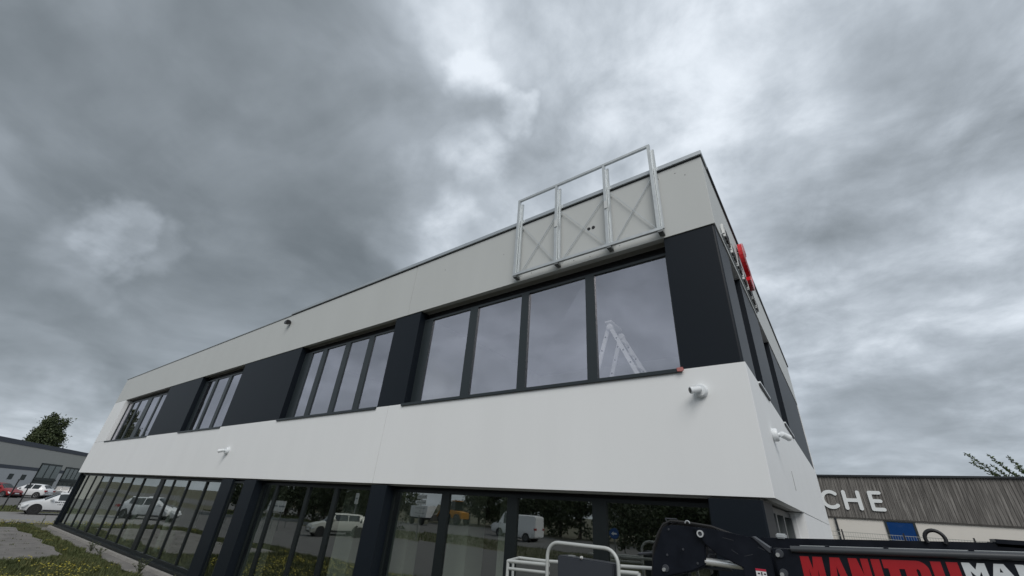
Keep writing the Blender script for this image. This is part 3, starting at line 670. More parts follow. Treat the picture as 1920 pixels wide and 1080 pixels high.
# ================================================================== timber clad hall to the right
hall_wall = mat('hall_render', (.66, .63, .58), .85, var=.08, vscale=.8, bump=.2, bscale=60)
HB = thing('timber_hall', 'low hall with grey weathered timber cladding over pale walls', 'building', (4, 28, 0))
MB().box(-7, 16, 28.0, 44, 0, 5.60).build('wall', hall_wall, HB)
MB().box(-7.05, 16.05, 27.80, 44.1, 5.68, 5.78).build('roof_edge', cop_d, HB)
MB().box(-6.99, 15.99, 27.93, 27.998, 3.44, 3.52).build('drip_edge', mat('drip_dark', (.06, .055, .05), .7), HB)
def wood_mat():
    m = bpy.data.materials.new('weathered_timber'); m.use_nodes = True; nt = m.node_tree; Pn = nt.nodes['Principled BSDF']; L_ = nt.links.new
    tcn = nt.nodes.new('ShaderNodeTexCoord'); oi = nt.nodes.new('ShaderNodeObjectInfo')
    ad = nt.nodes.new('ShaderNodeVectorMath'); ad.operation = 'MULTIPLY_ADD'
    cmb = nt.nodes.new('ShaderNodeCombineXYZ'); L_(oi.outputs['Random'], cmb.inputs[0]); L_(oi.outputs['Random'], cmb.inputs[2])
    L_(cmb.outputs[0], ad.inputs[0]); ad.inputs[1].default_value = (37, 0, 91); L_(tcn.outputs['Object'], ad.inputs[2])
    mp = nt.nodes.new('ShaderNodeMapping'); mp.inputs['Scale'].default_value = (16, 4, .75); L_(ad.outputs[0], mp.inputs[0])
    n = nt.nodes.new('ShaderNodeTexNoise'); n.inputs['Scale'].default_value = 1; n.inputs['Detail'].default_value = 6; n.inputs['Roughness'].default_value = .65; L_(mp.outputs[0], n.inputs['Vector'])
    rp = nt.nodes.new('ShaderNodeValToRGB'); L_(n.outputs['Fac'], rp.inputs[0])
    rp.color_ramp.elements[0].position = .32; rp.color_ramp.elements[0].color = (.066, .061, .056, 1)
    rp.color_ramp.elements[1].position = .72; rp.color_ramp.elements[1].color = (.30, .285, .265, 1)
    e = rp.color_ramp.elements.new(.5); e.color = (.145, .136, .126, 1)
    mr = nt.nodes.new('ShaderNodeMapRange'); mr.inputs['To Min'].default_value = .86; mr.inputs['To Max'].default_value = 1.14; L_(oi.outputs['Random'], mr.inputs['Value'])
    sc = nt.nodes.new('ShaderNodeVectorMath'); sc.operation = 'SCALE'; L_(rp.outputs[0], sc.inputs[0]); L_(mr.outputs[0], sc.inputs['Scale'])
    L_(sc.outputs[0], Pn.inputs['Base Color']); Pn.inputs['Roughness'].default_value = .85
    b = nt.nodes.new('ShaderNodeBump'); b.inputs['Strength'].default_value = .5; b.inputs['Distance'].default_value = .01; L_(n.outputs['Fac'], b.inputs['Height']); L_(b.outputs[0], Pn.inputs['Normal'])
    return m
wood = wood_mat()
bw = .148; bme = None; x = -6.98; i = 0
while x < 15.9:
    if bme is None:
        o = MB().box(0, bw-.012, -.03, .028, 3.50, 5.675).build('timber_board', wood, HB, bevel=.004); bme = o.data; o.location = Vector((x, 27.95, 0))-Vector((0, 0, 0))
        bme.transform(Matrix.Translation(ORG[HB.name])); o.location = Vector((x, 27.95, 0))-ORG[HB.name]
    else: link_mesh('timber_board', bme, HB, (x, 27.95+rnd.uniform(-.006, .006), 0))
    x += bw
# rounded white letters
lw_ = mat('hall_letter', (.74, .76, .76), .5)
def stroke(pts, w, name, y0=27.84):
    P_ = [Vector(p) for p in pts]; ring = []
    rb = ribbon([tuple(p) for p in P_], w); n = len(P_)
    d1 = (P_[-1]-P_[-2]).normalized(); d0 = (P_[0]-P_[1]).normalized()
    a1 = math.atan2(d1.y, d1.x); a0 = math.atan2(d0.y, d0.x)
    cap1 = [(P_[-1].x+w/2*math.cos(a1+R(a)), P_[-1].y+w/2*math.sin(a1+R(a))) for a in range(75, -76, -25)]
    cap0 = [(P_[0].x+w/2*math.cos(a0+R(a)), P_[0].y+w/2*math.sin(a0+R(a))) for a in range(75, -76, -25)]
    return MB().prism(rb[:n]+cap1+rb[n:]+cap0, fnb, y0, y0+.05)
t_ = thing('white_letter', 'rounded white letter C on the timber cladding, half hidden by the office corner', 'letter', (-.05, 27.85, 4.0), 'white letters on the timber hall')
stroke([(-.12+.41*math.cos(R(a)), 4.41+.42*math.sin(R(a))) for a in range(48, 313, 12)], .19, 'c').build('stroke', lw_, t_)
t_ = thing('white_letter', 'rounded white letter H on the timber cladding, between the two others', 'letter', (.86, 27.85, 4.0), 'white letters on the timber hall')
for q, pts in enumerate((((.58, 3.98), (.58, 4.84)), ((1.25, 3.98), (1.25, 4.84)), ((.58, 4.41), (1.25, 4.41)))): stroke(pts, .19, 'h', 27.84+.003*q).build('stroke', lw_, t_)
t_ = thing('white_letter', 'rounded white letter E on the timber cladding, the rightmost letter', 'letter', (2.0, 27.85, 4.0), 'white letters on the timber hall')
for q, pts in enumerate((((1.80, 3.98), (1.80, 4.84)), ((1.80, 4.84), (2.24, 4.84)), ((1.80, 4.41), (2.20, 4.41)), ((1.80, 3.98), (2.26, 3.98)))): stroke(pts, .185, 'e', 27.84+.003*q).build('stroke', lw_, t_)
# blue glazed door
dr = MB().box(2.06, 2.16, 27.95, 27.998, 0, 3.43).build('door', frame_m, HB)
MB().box(3.28, 3.38, 27.95, 27.998, 0, 3.43).build('frame', frame_m, dr); MB().box(2.161, 3.279, 27.95, 27.998, 3.38, 3.43).build('frame', frame_m, dr)
MB().box(2.161, 3.279, 27.97, 27.996, 0, 3.379).build('pane', mat('blue_glass', (.010, .050, .18), .03, coat=1.0, spec=1.0), dr)
for x0 in (-.16, 8.6):
    pi_ = thing('downpipe', 'dark downpipe on the pale wall close to the office corner' if x0 < 0 else 'dark downpipe further right along the hall wall', 'pipe', (x0, 27.9, 0))
    MB().tube([(x0, 27.92, 0), (x0, 27.92, 3.45)], .05, 10).build('pipe', cop_d, pi_, smooth=60); MB().box(x0-.07, x0+.07, 27.9, 27.999, 2.8, 2.85).build('clip', cop_d, pi_)
# wire fence in front of the hall
wf = thing('wire_fence', 'wire mesh fence with dark posts in front of the timber hall', 'fence', (3, 25, 0))
fgre = mat('fence_wire', (.30, .31, .29), .6)
for x0 in (-2.4, .05, 2.55, 5.05, 7.55, 10.05): MB().box(x0-.03, x0+.03, 24.97, 25.03, 0, 2.82).build('post', black, wf)
for x0 in (-2.37, .08, 2.58, 5.08, 7.58):
    b = MB()
    for k in range(14): b.bar((x0+.0, 25, .1+k*.2), (x0+2.44, 25, .1+k*.2), .022)
    for k in range(25): b.bar((x0+.02+k*.1, 25, .08), (x0+.02+k*.1, 25, 2.72), .010)
    b.build('mesh_panel', fgre, wf, fix=False)

# ================================================================== vegetation
def leaf_mat(name, a, b): return mat(name, a, .6, c2=b, vscale=.9)
leaf1 = leaf_mat('leaf_dark', (.032, .044, .018), (.060, .078, .030)); leaf2 = leaf_mat('leaf_mid', (.035, .052, .018), (.065, .085, .03))
bark = mat('bark', (.07, .055, .042), .9, var=.3, vscale=8, bump=.5, bscale=20)
def crown_mesh(seed, rx, ry, rz, zc, nclump, per, ls, r0=.45):
    q = random.Random(seed); b = MB(); cl = []
    for _ in range(nclump):
        while True:
            p = Vector((q.uniform(-1, 1), q.uniform(-1, 1), q.uniform(-1, 1)))
            if .35 < p.length < 1: break
        wob = 1+.22*math.sin(3*math.atan2(p.y, p.x)+seed)+.15*math.sin(5*p.z+seed)
        c = Vector((p.x*rx*wob, p.y*ry*wob, zc+p.z*rz*wob*(1 if p.z > 0 else .85))); cl.append(c)
        rr = r0*q.uniform(.6, 1.4)*(rx+rz)/4
        for _ in range(per):
            d = Vector((q.gauss(0, 1), q.gauss(0, 1), q.gauss(0, .8)))*rr*.5; o = c+d
            n = Vector((q.uniform(-1, 1), q.uniform(-1, 1), q.uniform(-.2, 1))).normalized(); e = n.cross(Vector((q.random()-.5, q.random()-.5, q.random()-.5))).normalized()*ls*q.uniform(.6, 1.3); g = n.cross(e)*.55
            b.add([o-e, o+g, o+e, o-g], [(0, 1, 2, 3)])
    return b, cl
def tree(loc, seed, h, rx, rz, label, group=None, nclump=90, per=55, ls=.13, lm=None, trunk=.16, name='tree'):
    t_ = thing(name, label, 'tree', (0, 0, 0), group); q = random.Random(seed+99)
    zc = h-rz
    b, cl = crown_mesh(seed, rx, rx*.95, rz, zc, nclump, per, ls)
    tr = MB(); top = Vector((0, 0, h*.82)); tr.tube([(0, 0, -.05), (q.uniform(-.1, .1), q.uniform(-.1, .1), h*.3), (q.uniform(-.2, .2), .1, h*.6), top], [trunk*1.25, trunk, trunk*.6, trunk*.15], 8)
    for c in q.sample(cl, min(14, len(cl))):
        s_ = Vector((0, 0, q.uniform(.35, .75)*h)); tr.tube([s_, s_.lerp(c, .5)+Vector((0, 0, -.1*rz)), c], [trunk*.4, trunk*.25, trunk*.08], 5)
    tr.build('trunk', bark, t_, fix=False); b.build('crown', lm or leaf1, t_, fix=False)
    t_.location = loc; return t_
tree((-127.5, 8.1, 0), 3, 12.9, 2.45, 3.6, 'dark leafy tree rising behind the grey warehouse roof', nclump=330, per=60, ls=.20, lm=leaf2)
# tall branching tree behind the hall roof on the right
ft = thing('feathery_tree', 'tree with upright feathery branches showing above the timber hall roof', 'tree', (9.2, 46, 0))
tk = MB(); tk.tube([(9.2, 46, 0), (9.3, 46, 4), (9.4, 46, 6.0)], [.2, .16, .08], 8)
lf = MB(); q = random.Random(5)
# fronds that lean to the upper left
for (bx, bz_, ex, ez) in ((12.2, 6.2, 9.7, 9.35), (12.6, 6.0, 11.0, 9.1), (13.2, 6.2, 12.0, 9.0), (13.9, 6.3, 13.1, 8.7), (14.8, 6.4, 13.9, 8.6), (13.4, 6.4, 11.4, 8.2), (15.2, 6.4, 15.3, 8.9), (12.0, 6.2, 10.6, 7.9)):
    for k_ in range(2):
        a = Vector((bx, 46+q.uniform(-.6, .6), bz_)); e = Vector((ex+q.uniform(-.2, .2)*k_, 46+q.uniform(-.5, .5), ez-.7*k_)); m_ = a.lerp(e, .55)+Vector((.3, 0, -.35))
        tk.tube([(9.4+(bx-9.4)*.5, 46, 5.2), a, m_, e], [.05, .04, .025, .01], 5)
        for j in range(150):
            s_ = j/149; p = (a.lerp(m_, s_/.6) if s_ < .6 else m_.lerp(e, (s_-.6)/.4))
            for sd_ in range(2):
                p2 = p+Vector((q.gauss(0, 1), q.gauss(0, 1), q.gauss(0, 1)))*(.03+.16*(1-s_)**1.5)
                d = Vector((q.uniform(-1, 1), q.uniform(-1, 1), q.uniform(-.5, .7))).normalized()*q.uniform(.11, .24); g = d.cross(Vector((q.random(), q.random(), q.random()))).normalized()*.05
                lf.add([p2, p2+d*.5+g, p2+d, p2+d*.5-g], [(0, 1, 2, 3)])
tk.build('trunk', bark, ft, fix=False); lf.build('crown', mat('frond_leaf', (.075, .115, .04), .6, c2=(.12, .16, .06), vscale=1.5), ft, fix=False)
# bush by the fence
sb = thing('shrub', 'thin pale shrub growing by the fence on the right', 'shrub', (6.4, 24.2, 0))
st = MB(); lf = MB()
for k in range(26):
    e = Vector((6.4+q.uniform(-1.1, 1.1), 24.2+q.uniform(-.5, .5), q.uniform(1.7, 2.75))); m_ = Vector((6.4, 24.2, 0)).lerp(e, .5)+Vector((0, 0, .2))
    st.tube([(6.4+q.uniform(-.2, .2), 24.2, 0), m_, e], [.015, .01, .005], 4)
    for j in range(46):
        p = m_.lerp(e, q.uniform(-.3, 1)); d = Vector((q.uniform(-1, 1), q.uniform(-1, 1), q.uniform(-.4, 1))).normalized()*q.uniform(.05, .11); g = d.cross(Vector((q.random(), q.random(), 1))).normalized()*.03
        lf.add([p, p+d*.5+g, p+d, p+d*.5-g], [(0, 1, 2, 3)])
st.build('stem', bark, sb, fix=False); lf.build('leaf_mass', mat('pale_leaf', (.10, .12, .06), .7, c2=(.16, .17, .10), vscale=3), sb, fix=False)['kind'] = 'stuff'

# trees on the far side of the road, mirrored in the glazing
GL = 'trees across the road, mirrored in the glazing'
LB = 'dark tree across the road, seen mirrored in the office glazing'
protos = [tree((0, 0, 0), 11, 8.3, 3.1, 4.0, LB, GL, 100, 46, .20), tree((0, 0, 0), 12, 7.2, 2.8, 3.5, LB, GL, 90, 46, .20, leaf2), tree((0, 0, 0), 13, 9.4, 3.0, 4.6, LB, GL, 110, 46, .20)]
spots = []
for k in range(13): spots.append((-64+k*2.9+rnd.uniform(-.6, .6), -23.5-k*.45+rnd.uniform(-.6, .6), .62+.10*rnd.random()))
for k in range(26):
    x0 = -78+k*3.9+rnd.uniform(-.8, .8)
    spots.append((x0, -49+rnd.uniform(-2, 2), rnd.uniform(.75, 1.1)*(.36 if -67 < x0 < -48 else 1)))
for k in range(9): spots.append((-12.5+k*3.0+rnd.uniform(-.5, .5), -27+rnd.uniform(-1, 1), rnd.uniform(.6, .8)))
used = [0, 0, 0]
for i, (x0, y0, s_) in enumerate(spots):
    j = i % 3
    if -40 < x0 < -24.5 and y0 > -35: continue
    o = protos[j] if not used[j] else copy_tree(protos[j]); used[j] = 1
    o.location = (x0, y0, -.03); o.rotation_euler = (0, 0, rnd.uniform(0, 6.28)); o.scale = (s_*1.1, s_*1.1, s_)
tree((-97.6, -13.5, 0), 21, 13.6, 2.1, 4.2, 'tall tree mirrored in the leftmost upper window', nclump=150, per=46, ls=.22)

# ================================================================== vehicles
car_white = mat('car_white', (.72, .73, .74), .3, coat=.6); car_red = mat('car_red', (.24, .012, .016), .3, coat=.6); car_grey = mat('car_grey', (.22, .23, .235), .3, .3, coat=.6)
car_cream = mat('car_cream', (.62, .62, .55), .3, coat=.5)
carglass = mat('car_glass', (.02, .026, .028), .06, spec=.7); rimm = mat('rim_alloy', (.35, .36, .37), .35, .7); rim_b = mat('rim_black', (.03, .03, .032), .4)
lampw = mat('head_lamp', (.65, .68, .70), .15); lampr = mat('tail_lamp', (.28, .01, .012), .25)
def car(name, label, paint, st, glaz, wheels, hw, r=.31, rim=None, group=None, roof_mat=None, doors=(), text=False, cat='car'):
    """st: stations front to rear (x, z_bottom, z_belt, z_roof, width factor, roof width factor)"""
    t_ = thing(name, label, cat, (0, 0, 0), group)
    secs = []
    for (x, zb, zt, zr, wf_, wr_) in st:
        w = hw*wf_; wr = hw*wr_
        half = [(w*.80, zb), (w*.95, zb+.06), (w, zb+.22), (w, zt-.16), (w*.965, zt), (wr, max(zr-.07, zt+.004)), (wr*.82, max(zr-.01, zt+.012)), (wr*.35, zr+.012)]
        secs.append([(x, y, z) for y, z in half]+[(x, -y, z) for y, z in reversed(half)])
    n = len(secs[0]); groups = {}
    def put(k, quad): groups.setdefault(k, []).append(quad)
    for i in range(len(secs)-1):
        kind = glaz[i]
        for k in range(n-1):
            q_ = [secs[i][k], secs[i][k+1], secs[i+1][k+1], secs[i+1][k]]
            if k in (4, 10) and kind in 'swr' and kind != 'w' and kind != 'r': put('side_window', q_)
            elif kind == 'w' and k in (5, 6, 7, 8, 9): put('windscreen', q_)
            elif kind == 'r' and k in (5, 6, 7, 8, 9): put('rear_window', q_)
            elif roof_mat and kind in 's-p' and k in (6, 7, 8): put('roof', q_)
            else: put('body', q_)
        put('body', [secs[i][n-1], secs[i][0], secs[i+1][0], secs[i+1][n-1]])
    def mk(nm, quads, m, parent):
        b = MB(); ix = {}
        vs = []; fs = []
        for q_ in quads:
            f = []
            for p in q_:
                kx_ = tuple(round(c, 4) for c in p)
                if kx_ not in ix: ix[kx_] = len(vs); vs.append(kx_)
                f.append(ix[kx_])
            f2 = []
            for v_ in f:
                if v_ not in f2: f2.append(v_)
            if len(f2) > 2: fs.append(f2)
        b.add(vs, fs); return b.build(nm, m, parent, smooth=38)
    bq = groups['body']+[]
    b = MB()
    body = mk('body', bq, paint, t_)
    cap = MB().add(secs[0], [tuple(range(n))]).add(secs[-1], [tuple(range(n-1, -1, -1))]); cap.build('end_panel', paint, t_, fix=False)
    for k in ('windscreen', 'rear_window'):
        if k in groups: mk(k, groups[k], carglass, body)
    for sgn in (1, -1):
        qs = [q_ for q_ in groups.get('side_window', []) if q_[0][1]*sgn > 0]
        if qs: mk('side_window', qs, carglass, body)
    if 'roof' in groups: mk('roof', groups['roof'], roof_mat, body)
    for wx in wheels:
        for sgn in (1, -1):
            MB().lathe([(r*1.16, hw*.5*sgn), (r*1.16, (hw+.004)*sgn), (r*.9, (hw+.003)*sgn)], 26, lambda a, b_, h: (wx+a, h, r+b_)).build('wheel_arch', black, body, smooth=40)
            y0, y1 = ((hw-.19)*sgn, (hw+.008)*sgn)
            wheel_part(t_, wx, min(y0, y1), max(y0, y1), r, r, rim or rimm)
    xf, xr = st[0][0], st[-1][0]
    for sgn in (1, -1):
        s0 = st[1]; MB().prism([(xf-.32, s0[2]-.02), (xf-.02, s0[2]-.16), (xf-.03, s0[2]-.24), (xf-.20, s0[2]-.18)], lambda u, v, h: (u, h, v), sgn*hw*.60, sgn*hw*.985).build('headlight', lampw, body)
        s1 = st[-2]; MB().prism([(xr+.16, s1[2]-.02), (xr-.015, s1[2]-.03), (xr-.015, s1[2]-.20), (xr+.10, s1[2]-.20)], lambda u, v, h: (u, h, v), sgn*hw*.60, sgn*hw*1.0).build('tail_light', lampr, body)
        mx_ = [s_ for s_, g_ in zip(st, glaz) if g_ == 'w'][0]
        MB().box(mx_[0]-.42, mx_[0]-.24, sgn*hw*.93 if sgn > 0 else -hw-.16, hw+.16 if sgn > 0 else -hw*.93, mx_[2]+.02, mx_[2]+.15).build('mirror', paint, body, bevel=.03)
        for dx in doors: MB().box(dx-.08, dx+.08, sgn*hw-.012, sgn*hw+.018, mx_[2]-.12, mx_[2]-.085).build('handle', black, body)
        MB().box(wheels[-1]+r*1.3, wheels[0]-r*1.3, sgn*hw-.02, sgn*hw+.012, .24, .33).build('sill_trim', black, body)
    MB().box(xf-.05, xf+.012, -.26, .26, .40, .51).build('number_plate', hdpe, body); MB().box(xr-.014, xr+.05, -.26, .26, .55, .66).build('number_plate', hdpe, body)
    MB().box(xf-.08, xf+.008, -.5, .5, .26, .37).build('grille', black, body)
    if text:      # two illegible lines of small print on the front doors
        for sgn in (1, -1):
            for zz, x0, x1, hh in ((.80, -.62, .42, .085), (.66, -.45, .22, .075)):
                x_ = x0
                while x_ < x1:
                    w_ = rnd.uniform(.03, .06); MB().box(x_, x_+w_, sgn*hw-.004 if sgn > 0 else -hw-.006, hw+.006 if sgn > 0 else -hw+.004, zz, zz+hh*rnd.uniform(.7, 1)).build('print_mark', mat('print_grey', (.12, .13, .14), .5), body)
                    x_ += w_+rnd.choice((.015, .015, .05))
    return t_
HATCH = [(2.02, .36, .56, .57, .62, .50), (1.94, .24, .66, .68, .84, .70), (1.6, .20, .78, .83, .97, .78), (1.05, .19, .88, .95, 1, .80), (.98, .19, .90, .97, 1, .82), (.30, .19, .93, 1.40, 1, .66), (.12, .19, .935, 1.43, 1, .67), (-.38, .19, .945, 1.46, 1, .68), (-.46, .19, .945, 1.46, 1, .68), (-1.20, .20, .97, 1.42, 1, .66), (-1.45, .22, .99, 1.37, .99, .65), (-1.85, .30, 1.0, 1.05, .95, .72), (-1.98, .36, .90, .93, .90, .72), (-2.04, .42, .70, .72, .80, .62)]
HG = ['p', 'p', 'p', 'p', 'w', 's', 's', 'p', 's', 'p', 'r', 'p', 'p']
def place(o, x, y, rz, s_=1.0): o.location = (x, y, -.012); o.rotation_euler = (0, 0, R(rz)); o.scale = (s_,)*3
near = car('parked_car', 'white hatchback with printed doors parked past the far end of the office', car_white, HATCH, HG, (1.27, -1.27), .87, .32, rim_b, doors=(-.25, -1.1), text=True)
place(near, -46.9, 1.95, -91)
suv_st = [(a, b+.05, c*1.06, d*1.07, e, f) for a, b, c, d, e, f in HATCH]
wcar = car('parked_car', 'white hatchback in the car park before the grey warehouse', car_white, suv_st, HG, (1.27, -1.27), .88, .34, group='cars in the far car park')
place(wcar, -80.5, 4.3, -128)
rcar = car('parked_car', 'red car at the left edge of the car park', car_red, HATCH, HG, (1.27, -1.27), .87, .31, group='cars in the far car park')
place(rcar, -79.3, 1.7, 40)
gcar = car('parked_car', 'grey car behind the white hatchback in the car park', car_grey, HATCH, HG, (1.27, -1.27), .87, .31, group='cars in the far car park')
place(gcar, -85.5, 7.6, -120)
w2 = copy_tree(wcar); w2['label'] = 'white car parked rightmost in the car park, beyond the printed hatchback'; place(w2, -84, 9.6, -128)
# cars mirrored in the ground floor glazing
mcar = copy_tree(wcar); mcar['label'] = 'white hatchback mirrored in the far panes of the ground floor glazing'; mcar['group'] = 'vehicles mirrored in the glazing'; place(mcar, -44.3, -6.4, -49)
MINI = [(1.92, .34, .60, .61, .70, .6), (1.86, .24, .74, .76, .88, .74), (1.5, .2, .86, .90, .98, .80), (.98, .19, .93, .99, 1, .82), (.90, .19, .94, 1.0, 1, .84), (.50, .19, .95, 1.40, 1, .74), (.38, .19, .95, 1.42, 1, .75), (-.40, .19, .95, 1.44, 1, .75), (-.46, .19, .95, 1.44, 1, .75), (-1.30, .2, .96, 1.42, 1, .75), (-1.55, .22, .97, 1.38, .99, .74), (-1.80, .3, .97, 1.02, .97, .80), (-1.88, .4, .75, .77, .9, .75)]
mini = car('mirrored_car', 'cream small car mirrored in the middle of the ground floor glazing', car_cream, MINI, HG[:12], (1.2, -1.2), .86, .32, rim_b, group='vehicles mirrored in the glazing')
place(mini, -30.9, -14.7, 108)
VAN = [(2.6, .45, .80, .82, .75, .6), (2.5, .30, .95, .98, .92, .72), (2.2, .28, 1.10, 1.16, 1, .8), (1.95, .28, 1.15, 1.25, 1, .84), (1.35, .28, 1.2, 2.15, 1, .84), (1.2, .28, 1.2, 2.25, 1, .86), (.55, .28, 1.2, 2.3, 1, .87), (.45, .28, 1.2, 2.3, 1, .87), (-2.4, .28, 1.2, 2.3, 1, .87), (-2.58, .34, 1.2, 2.24, .97, .85), (-2.62, .42, 1.15, 2.1, .94, .82)]
van = car('mirrored_van', 'white panel van mirrored in the glazing left of the hoop', car_white, VAN, ['p', 'p', 'p', 'w', 'p', 's', 'p', 'p', 'p', 'p'], (1.65, -1.6), .98, .35, group='vehicles mirrored in the glazing', cat='van')
place(van, -27.6, -33.4, 178)
# yellow loader mirrored
org_p = mat('loader_yellow', (.55, .24, .015), .45)
lo = thing('wheel_loader', 'yellow wheel loader mirrored in the glazing beside the pale column', 'loader', (0, 0, 0), 'vehicles mirrored in the glazing')
MB().prism([(-2.2, .8), (1.3, .8), (1.3, 1.7), (.2, 1.8), (-2.2, 1.6)], lambda u, v, h: (u, h, v), -.7, .7).build('body', org_p, lo, bevel=.05)
MB().prism([(-.5, 1.7), (.8, 1.7), (.6, 2.9), (-.4, 2.9)], lambda u, v, h: (u, h, v), -.6, .6).build('cab', carglass, lo, bevel=.05)
MB().box(-.5, .7, -.65, .65, 2.9, 3.0).build('cab_roof', org_p, lo, bevel=.03)
for s_ in (-.5, .5): MB().tube([(1.0, s_, 1.5), (2.0, s_, 1.8), (2.9, s_, .8)], .09, 8).build('arm', org_p, lo)
MB().prism([(2.8, .3), (3.5, .25), (3.6, .4), (3.0, 1.2), (2.8, 1.1)], lambda u, v, h: (u, h, v), -1.1, 1.1).build('bucket', mat('bucket_steel', (.2, .19, .17), .6), lo)
for x0 in (-1.4, 1.0):
    wheel_part(lo, x0, -1.05, -.7, .7, .7, rimm); wheel_part(lo, x0, .7, 1.05, .7, .7, rimm)
place(lo, -45.5, -43.5, 195)
# white box trailer mirrored
bt = thing('box_trailer', 'white box trailer mirrored in the glazing behind the stacked road signs', 'trailer', (-49.3, -41, 0), 'vehicles mirrored in the glazing')
MB().box(-51.2, -47.8, -42.0, -40.0, .95, 2.45).build('box', car_white, bt, bevel=.03)
MB().box(-51.2, -47.3, -41.8, -40.2, .75, .948).build('frame', black, bt)
for x0 in (-50.6, -48.5): wheel_part(bt, x0, -42.1, -41.8, .45, .45, rimm); wheel_part(bt, x0, -40.2, -39.9, .45, .45, rimm)
# road signs mirrored
sg_w = mat('sign_white', (.62, .63, .62), .5); post_m = mat('post_grey', (.20, .21, .21), .5, .4)
def sign(name, label, x, y, posts, plates, h):
    t_ = thing(name, label, 'sign', (x, y, 0), 'road signs mirrored in the glazing')
    for px_ in posts: MB().tube([(x+px_, y, -.02), (x+px_, y, h)], .04, 8).build('post', post_m, t_, smooth=60)
    for (x0, x1, z0, z1) in plates:
        p = MB().box(x+x0, x+x1, y+.045, y+.07, z0, z1).build('plate', sg_w, t_)
        MB().box(x+x0+.04, x+x1-.04, y+.0705, y+.0715, z0+(z1-z0)*.42, z0+(z1-z0)*.56).build('text_bar', mat('sign_bar', (.18, .2, .22), .6), p)
sign('road_sign', 'pair of white direction signs mirrored in the glazing left of the cream car', -35.8, -11.9, (.2, 1.4), ((-.25, .68, 1.25, 1.95), (.74, 1.75, 1.25, 1.95)), 1.95)
sign('road_sign', 'stack of white direction plates on one post mirrored right of the dark post', -27.8, -19.6, (.5,), ((0, 1.1, 2.9, 3.2), (0, 1.1, 2.5, 2.82), (0, 1.15, 2.1, 2.42), (0, 1.15, 1.75, 2.02)), 3.3)
sign('road_sign', 'small white sign on a tall post mirrored behind the cream car', -33.4, -17.5, (.2,), ((0, .42, 2.1, 2.9),), 2.9)
bs = thing('blue_arrow_sign', 'round blue sign with a white arrow mirrored in the glazing behind the boom', 'sign', (-12.45, -23, 0), 'road signs mirrored in the glazing')
MB().tube([(-12.45, -23, -.02), (-12.45, -23, 1.9)], .035, 8).build('post', post_m, bs)
pl = MB().lathe([(.31, .04), (.33, .05), (.33, .065), (.31, .07)], 26, lambda a, b, h: (-12.45+a, -23+h, 1.65+b)).build('disc', mat('sign_blue', (.014, .07, .24), .4), bs)
MB().prism([(-.25, 0), (-.05, .17), (-.05, .06), (.24, .06), (.24, -.06), (-.05, -.06), (-.05, -.17)], lambda u, v, h: (-12.45+u*.78, h, 1.65+v*.78), -22.929, -22.924).build('arrow', hdpe, pl)
gr_ = thing('guard_rail', 'low metal guard rail mirrored behind the road in the glazing', 'rail', (-36, -12.5, 0))
MB().bar((-46, -10.4, .55), (-31.6, -17.0, .55), .05, .22).build('rail', post_m, gr_)
for k in range(8):
    a = Vector((-46, -10.4, 0)).lerp(Vector((-31.6, -17.0, 0)), k/7); MB().box(a.x-.04, a.x+.04, a.y-.1, a.y-.03, -.02, .6).build('post', post_m, gr_)

# ================================================================== grey warehouse on the left
wt_ = Vector((-.862, .507, 0)).normalized(); wn_ = Vector((.507, .862, 0)).normalized(); W0 = Vector((-103.3, 8.73, 0))
WH = thing('grey_warehouse', 'long grey warehouse with dark roof edge beyond the parked cars', 'building', tuple(W0))
wall_g = mat('warehouse_grey', (.42, .42, .395), .7, var=.06, vscale=.3, bump=.15, bscale=2, stretch=(6, 6, .2)); wall_l = mat('warehouse_pale', (.50, .51, .52), .7, var=.06, vscale=.3)
edge_m = mat('warehouse_edge', (.055, .065, .085), .6)
def wpt(s_, d, z): return W0+wt_*s_+wn_*d+Vector((0, 0, z))
def wbox(s0, s1, d0, d1, z0, z1):
    return MB().add([wpt(a, b, c) for c in (z0, z1) for a, b in ((s0, d0), (s1, d0), (s1, d1), (s0, d1))], [(0,3,2,1),(4,5,6,7),(0,1,5,4),(1,2,6,5),(2,3,7,6),(3,0,4,7)])
wbox(-24, 30, -9, 0, 0, 6.1).build('wall', wall_g, WH)
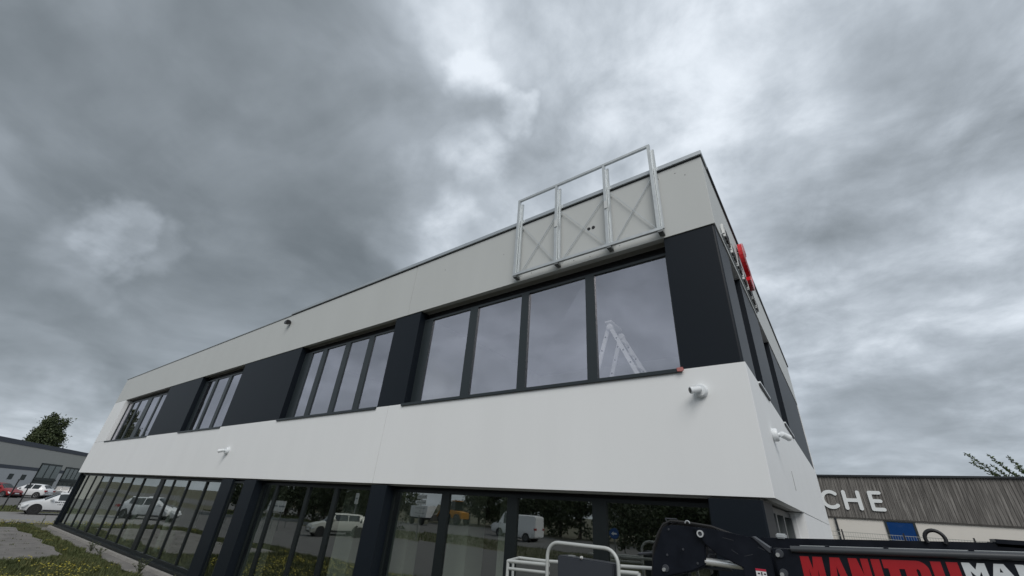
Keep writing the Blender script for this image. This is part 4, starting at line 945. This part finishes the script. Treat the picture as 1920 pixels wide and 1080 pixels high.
wbox(-24.1, 30.1, -9.1, .06, 6.1, 6.7).build('roof_edge', edge_m, WH)
wbox(-24, -5.1, .001, .05, 3.05, 3.5).build('dark_band', edge_m, WH); wbox(1.25, 2.6, .001, .05, 3.05, 3.5).build('dark_band', edge_m, WH)
wbox(-24, -5.1, .001, .03, 0, 3.04).build('lower_panel', wall_l, WH); wbox(1.25, 2.6, .001, .03, 0, 3.04).build('lower_panel', wall_l, WH)
dkg = mat('warehouse_glass', (.035, .05, .052), .1, spec=.7); wfr = mat('warehouse_frame', (.018, .028, .028), .5)
for s0, s1, z0, z1, nb in ((-5.0, 1.2, .3, 4.25, 3), (2.7, 8.6, .6, 4.1, 4)):
    w = wbox(s0, s1, .002, .10, z0, z1).build('window', wfr, WH)
    dx_ = (s1-s0)/nb
    for k in range(nb):
        wbox(s0+k*dx_+.18, s0+(k+1)*dx_-.18, .101, .12, z0+(z1-z0)*.48, z1-.25).build('pane', mat('pale_pane', (.16, .19, .19), .2), w)
        wbox(s0+k*dx_+.3, s0+(k+1)*dx_-.3, .101, .12, z0+.3, z0+(z1-z0)*.30).build('pane', dkg, w)
    wbox(s0-.05, s1+.05, .10, .22, z0+(z1-z0)*.38, z0+(z1-z0)*.44).build('transom', wfr, w)
for s0, s1 in ((-11.4, -10.4), (-8.4, -7.3)): wbox(s0, s1, .031, .08, 1.75, 2.45).build('window', wfr, WH)
# dark fence posts by the verge
for x0, y0, h_, lb in ((-52, -.27, 2.05, 'thin dark post leftmost on the verge by the car park'), (-52, .48, 1.9, 'thin dark post in front of the white hatchback in the car park'), (-53.5, 3.2, 2.0, 'thin dark post behind the bonnet of the printed hatchback')):
    p_ = thing('verge_post', lb, 'post', (x0, y0, 0), 'dark posts on the verge')
    MB().tube([(x0, y0, -.03), (x0, y0, h_)], .045, 8).build('shaft', black, p_); MB().box(x0-.06, x0+.06, y0-.06, y0+.06, h_, h_+.03).build('cap', black, p_)

scene.cycles.max_bounces = 10; scene.cycles.transparent_max_bounces = 16; scene.cycles.glossy_bounces = 5
scene.cycles.use_denoising = True
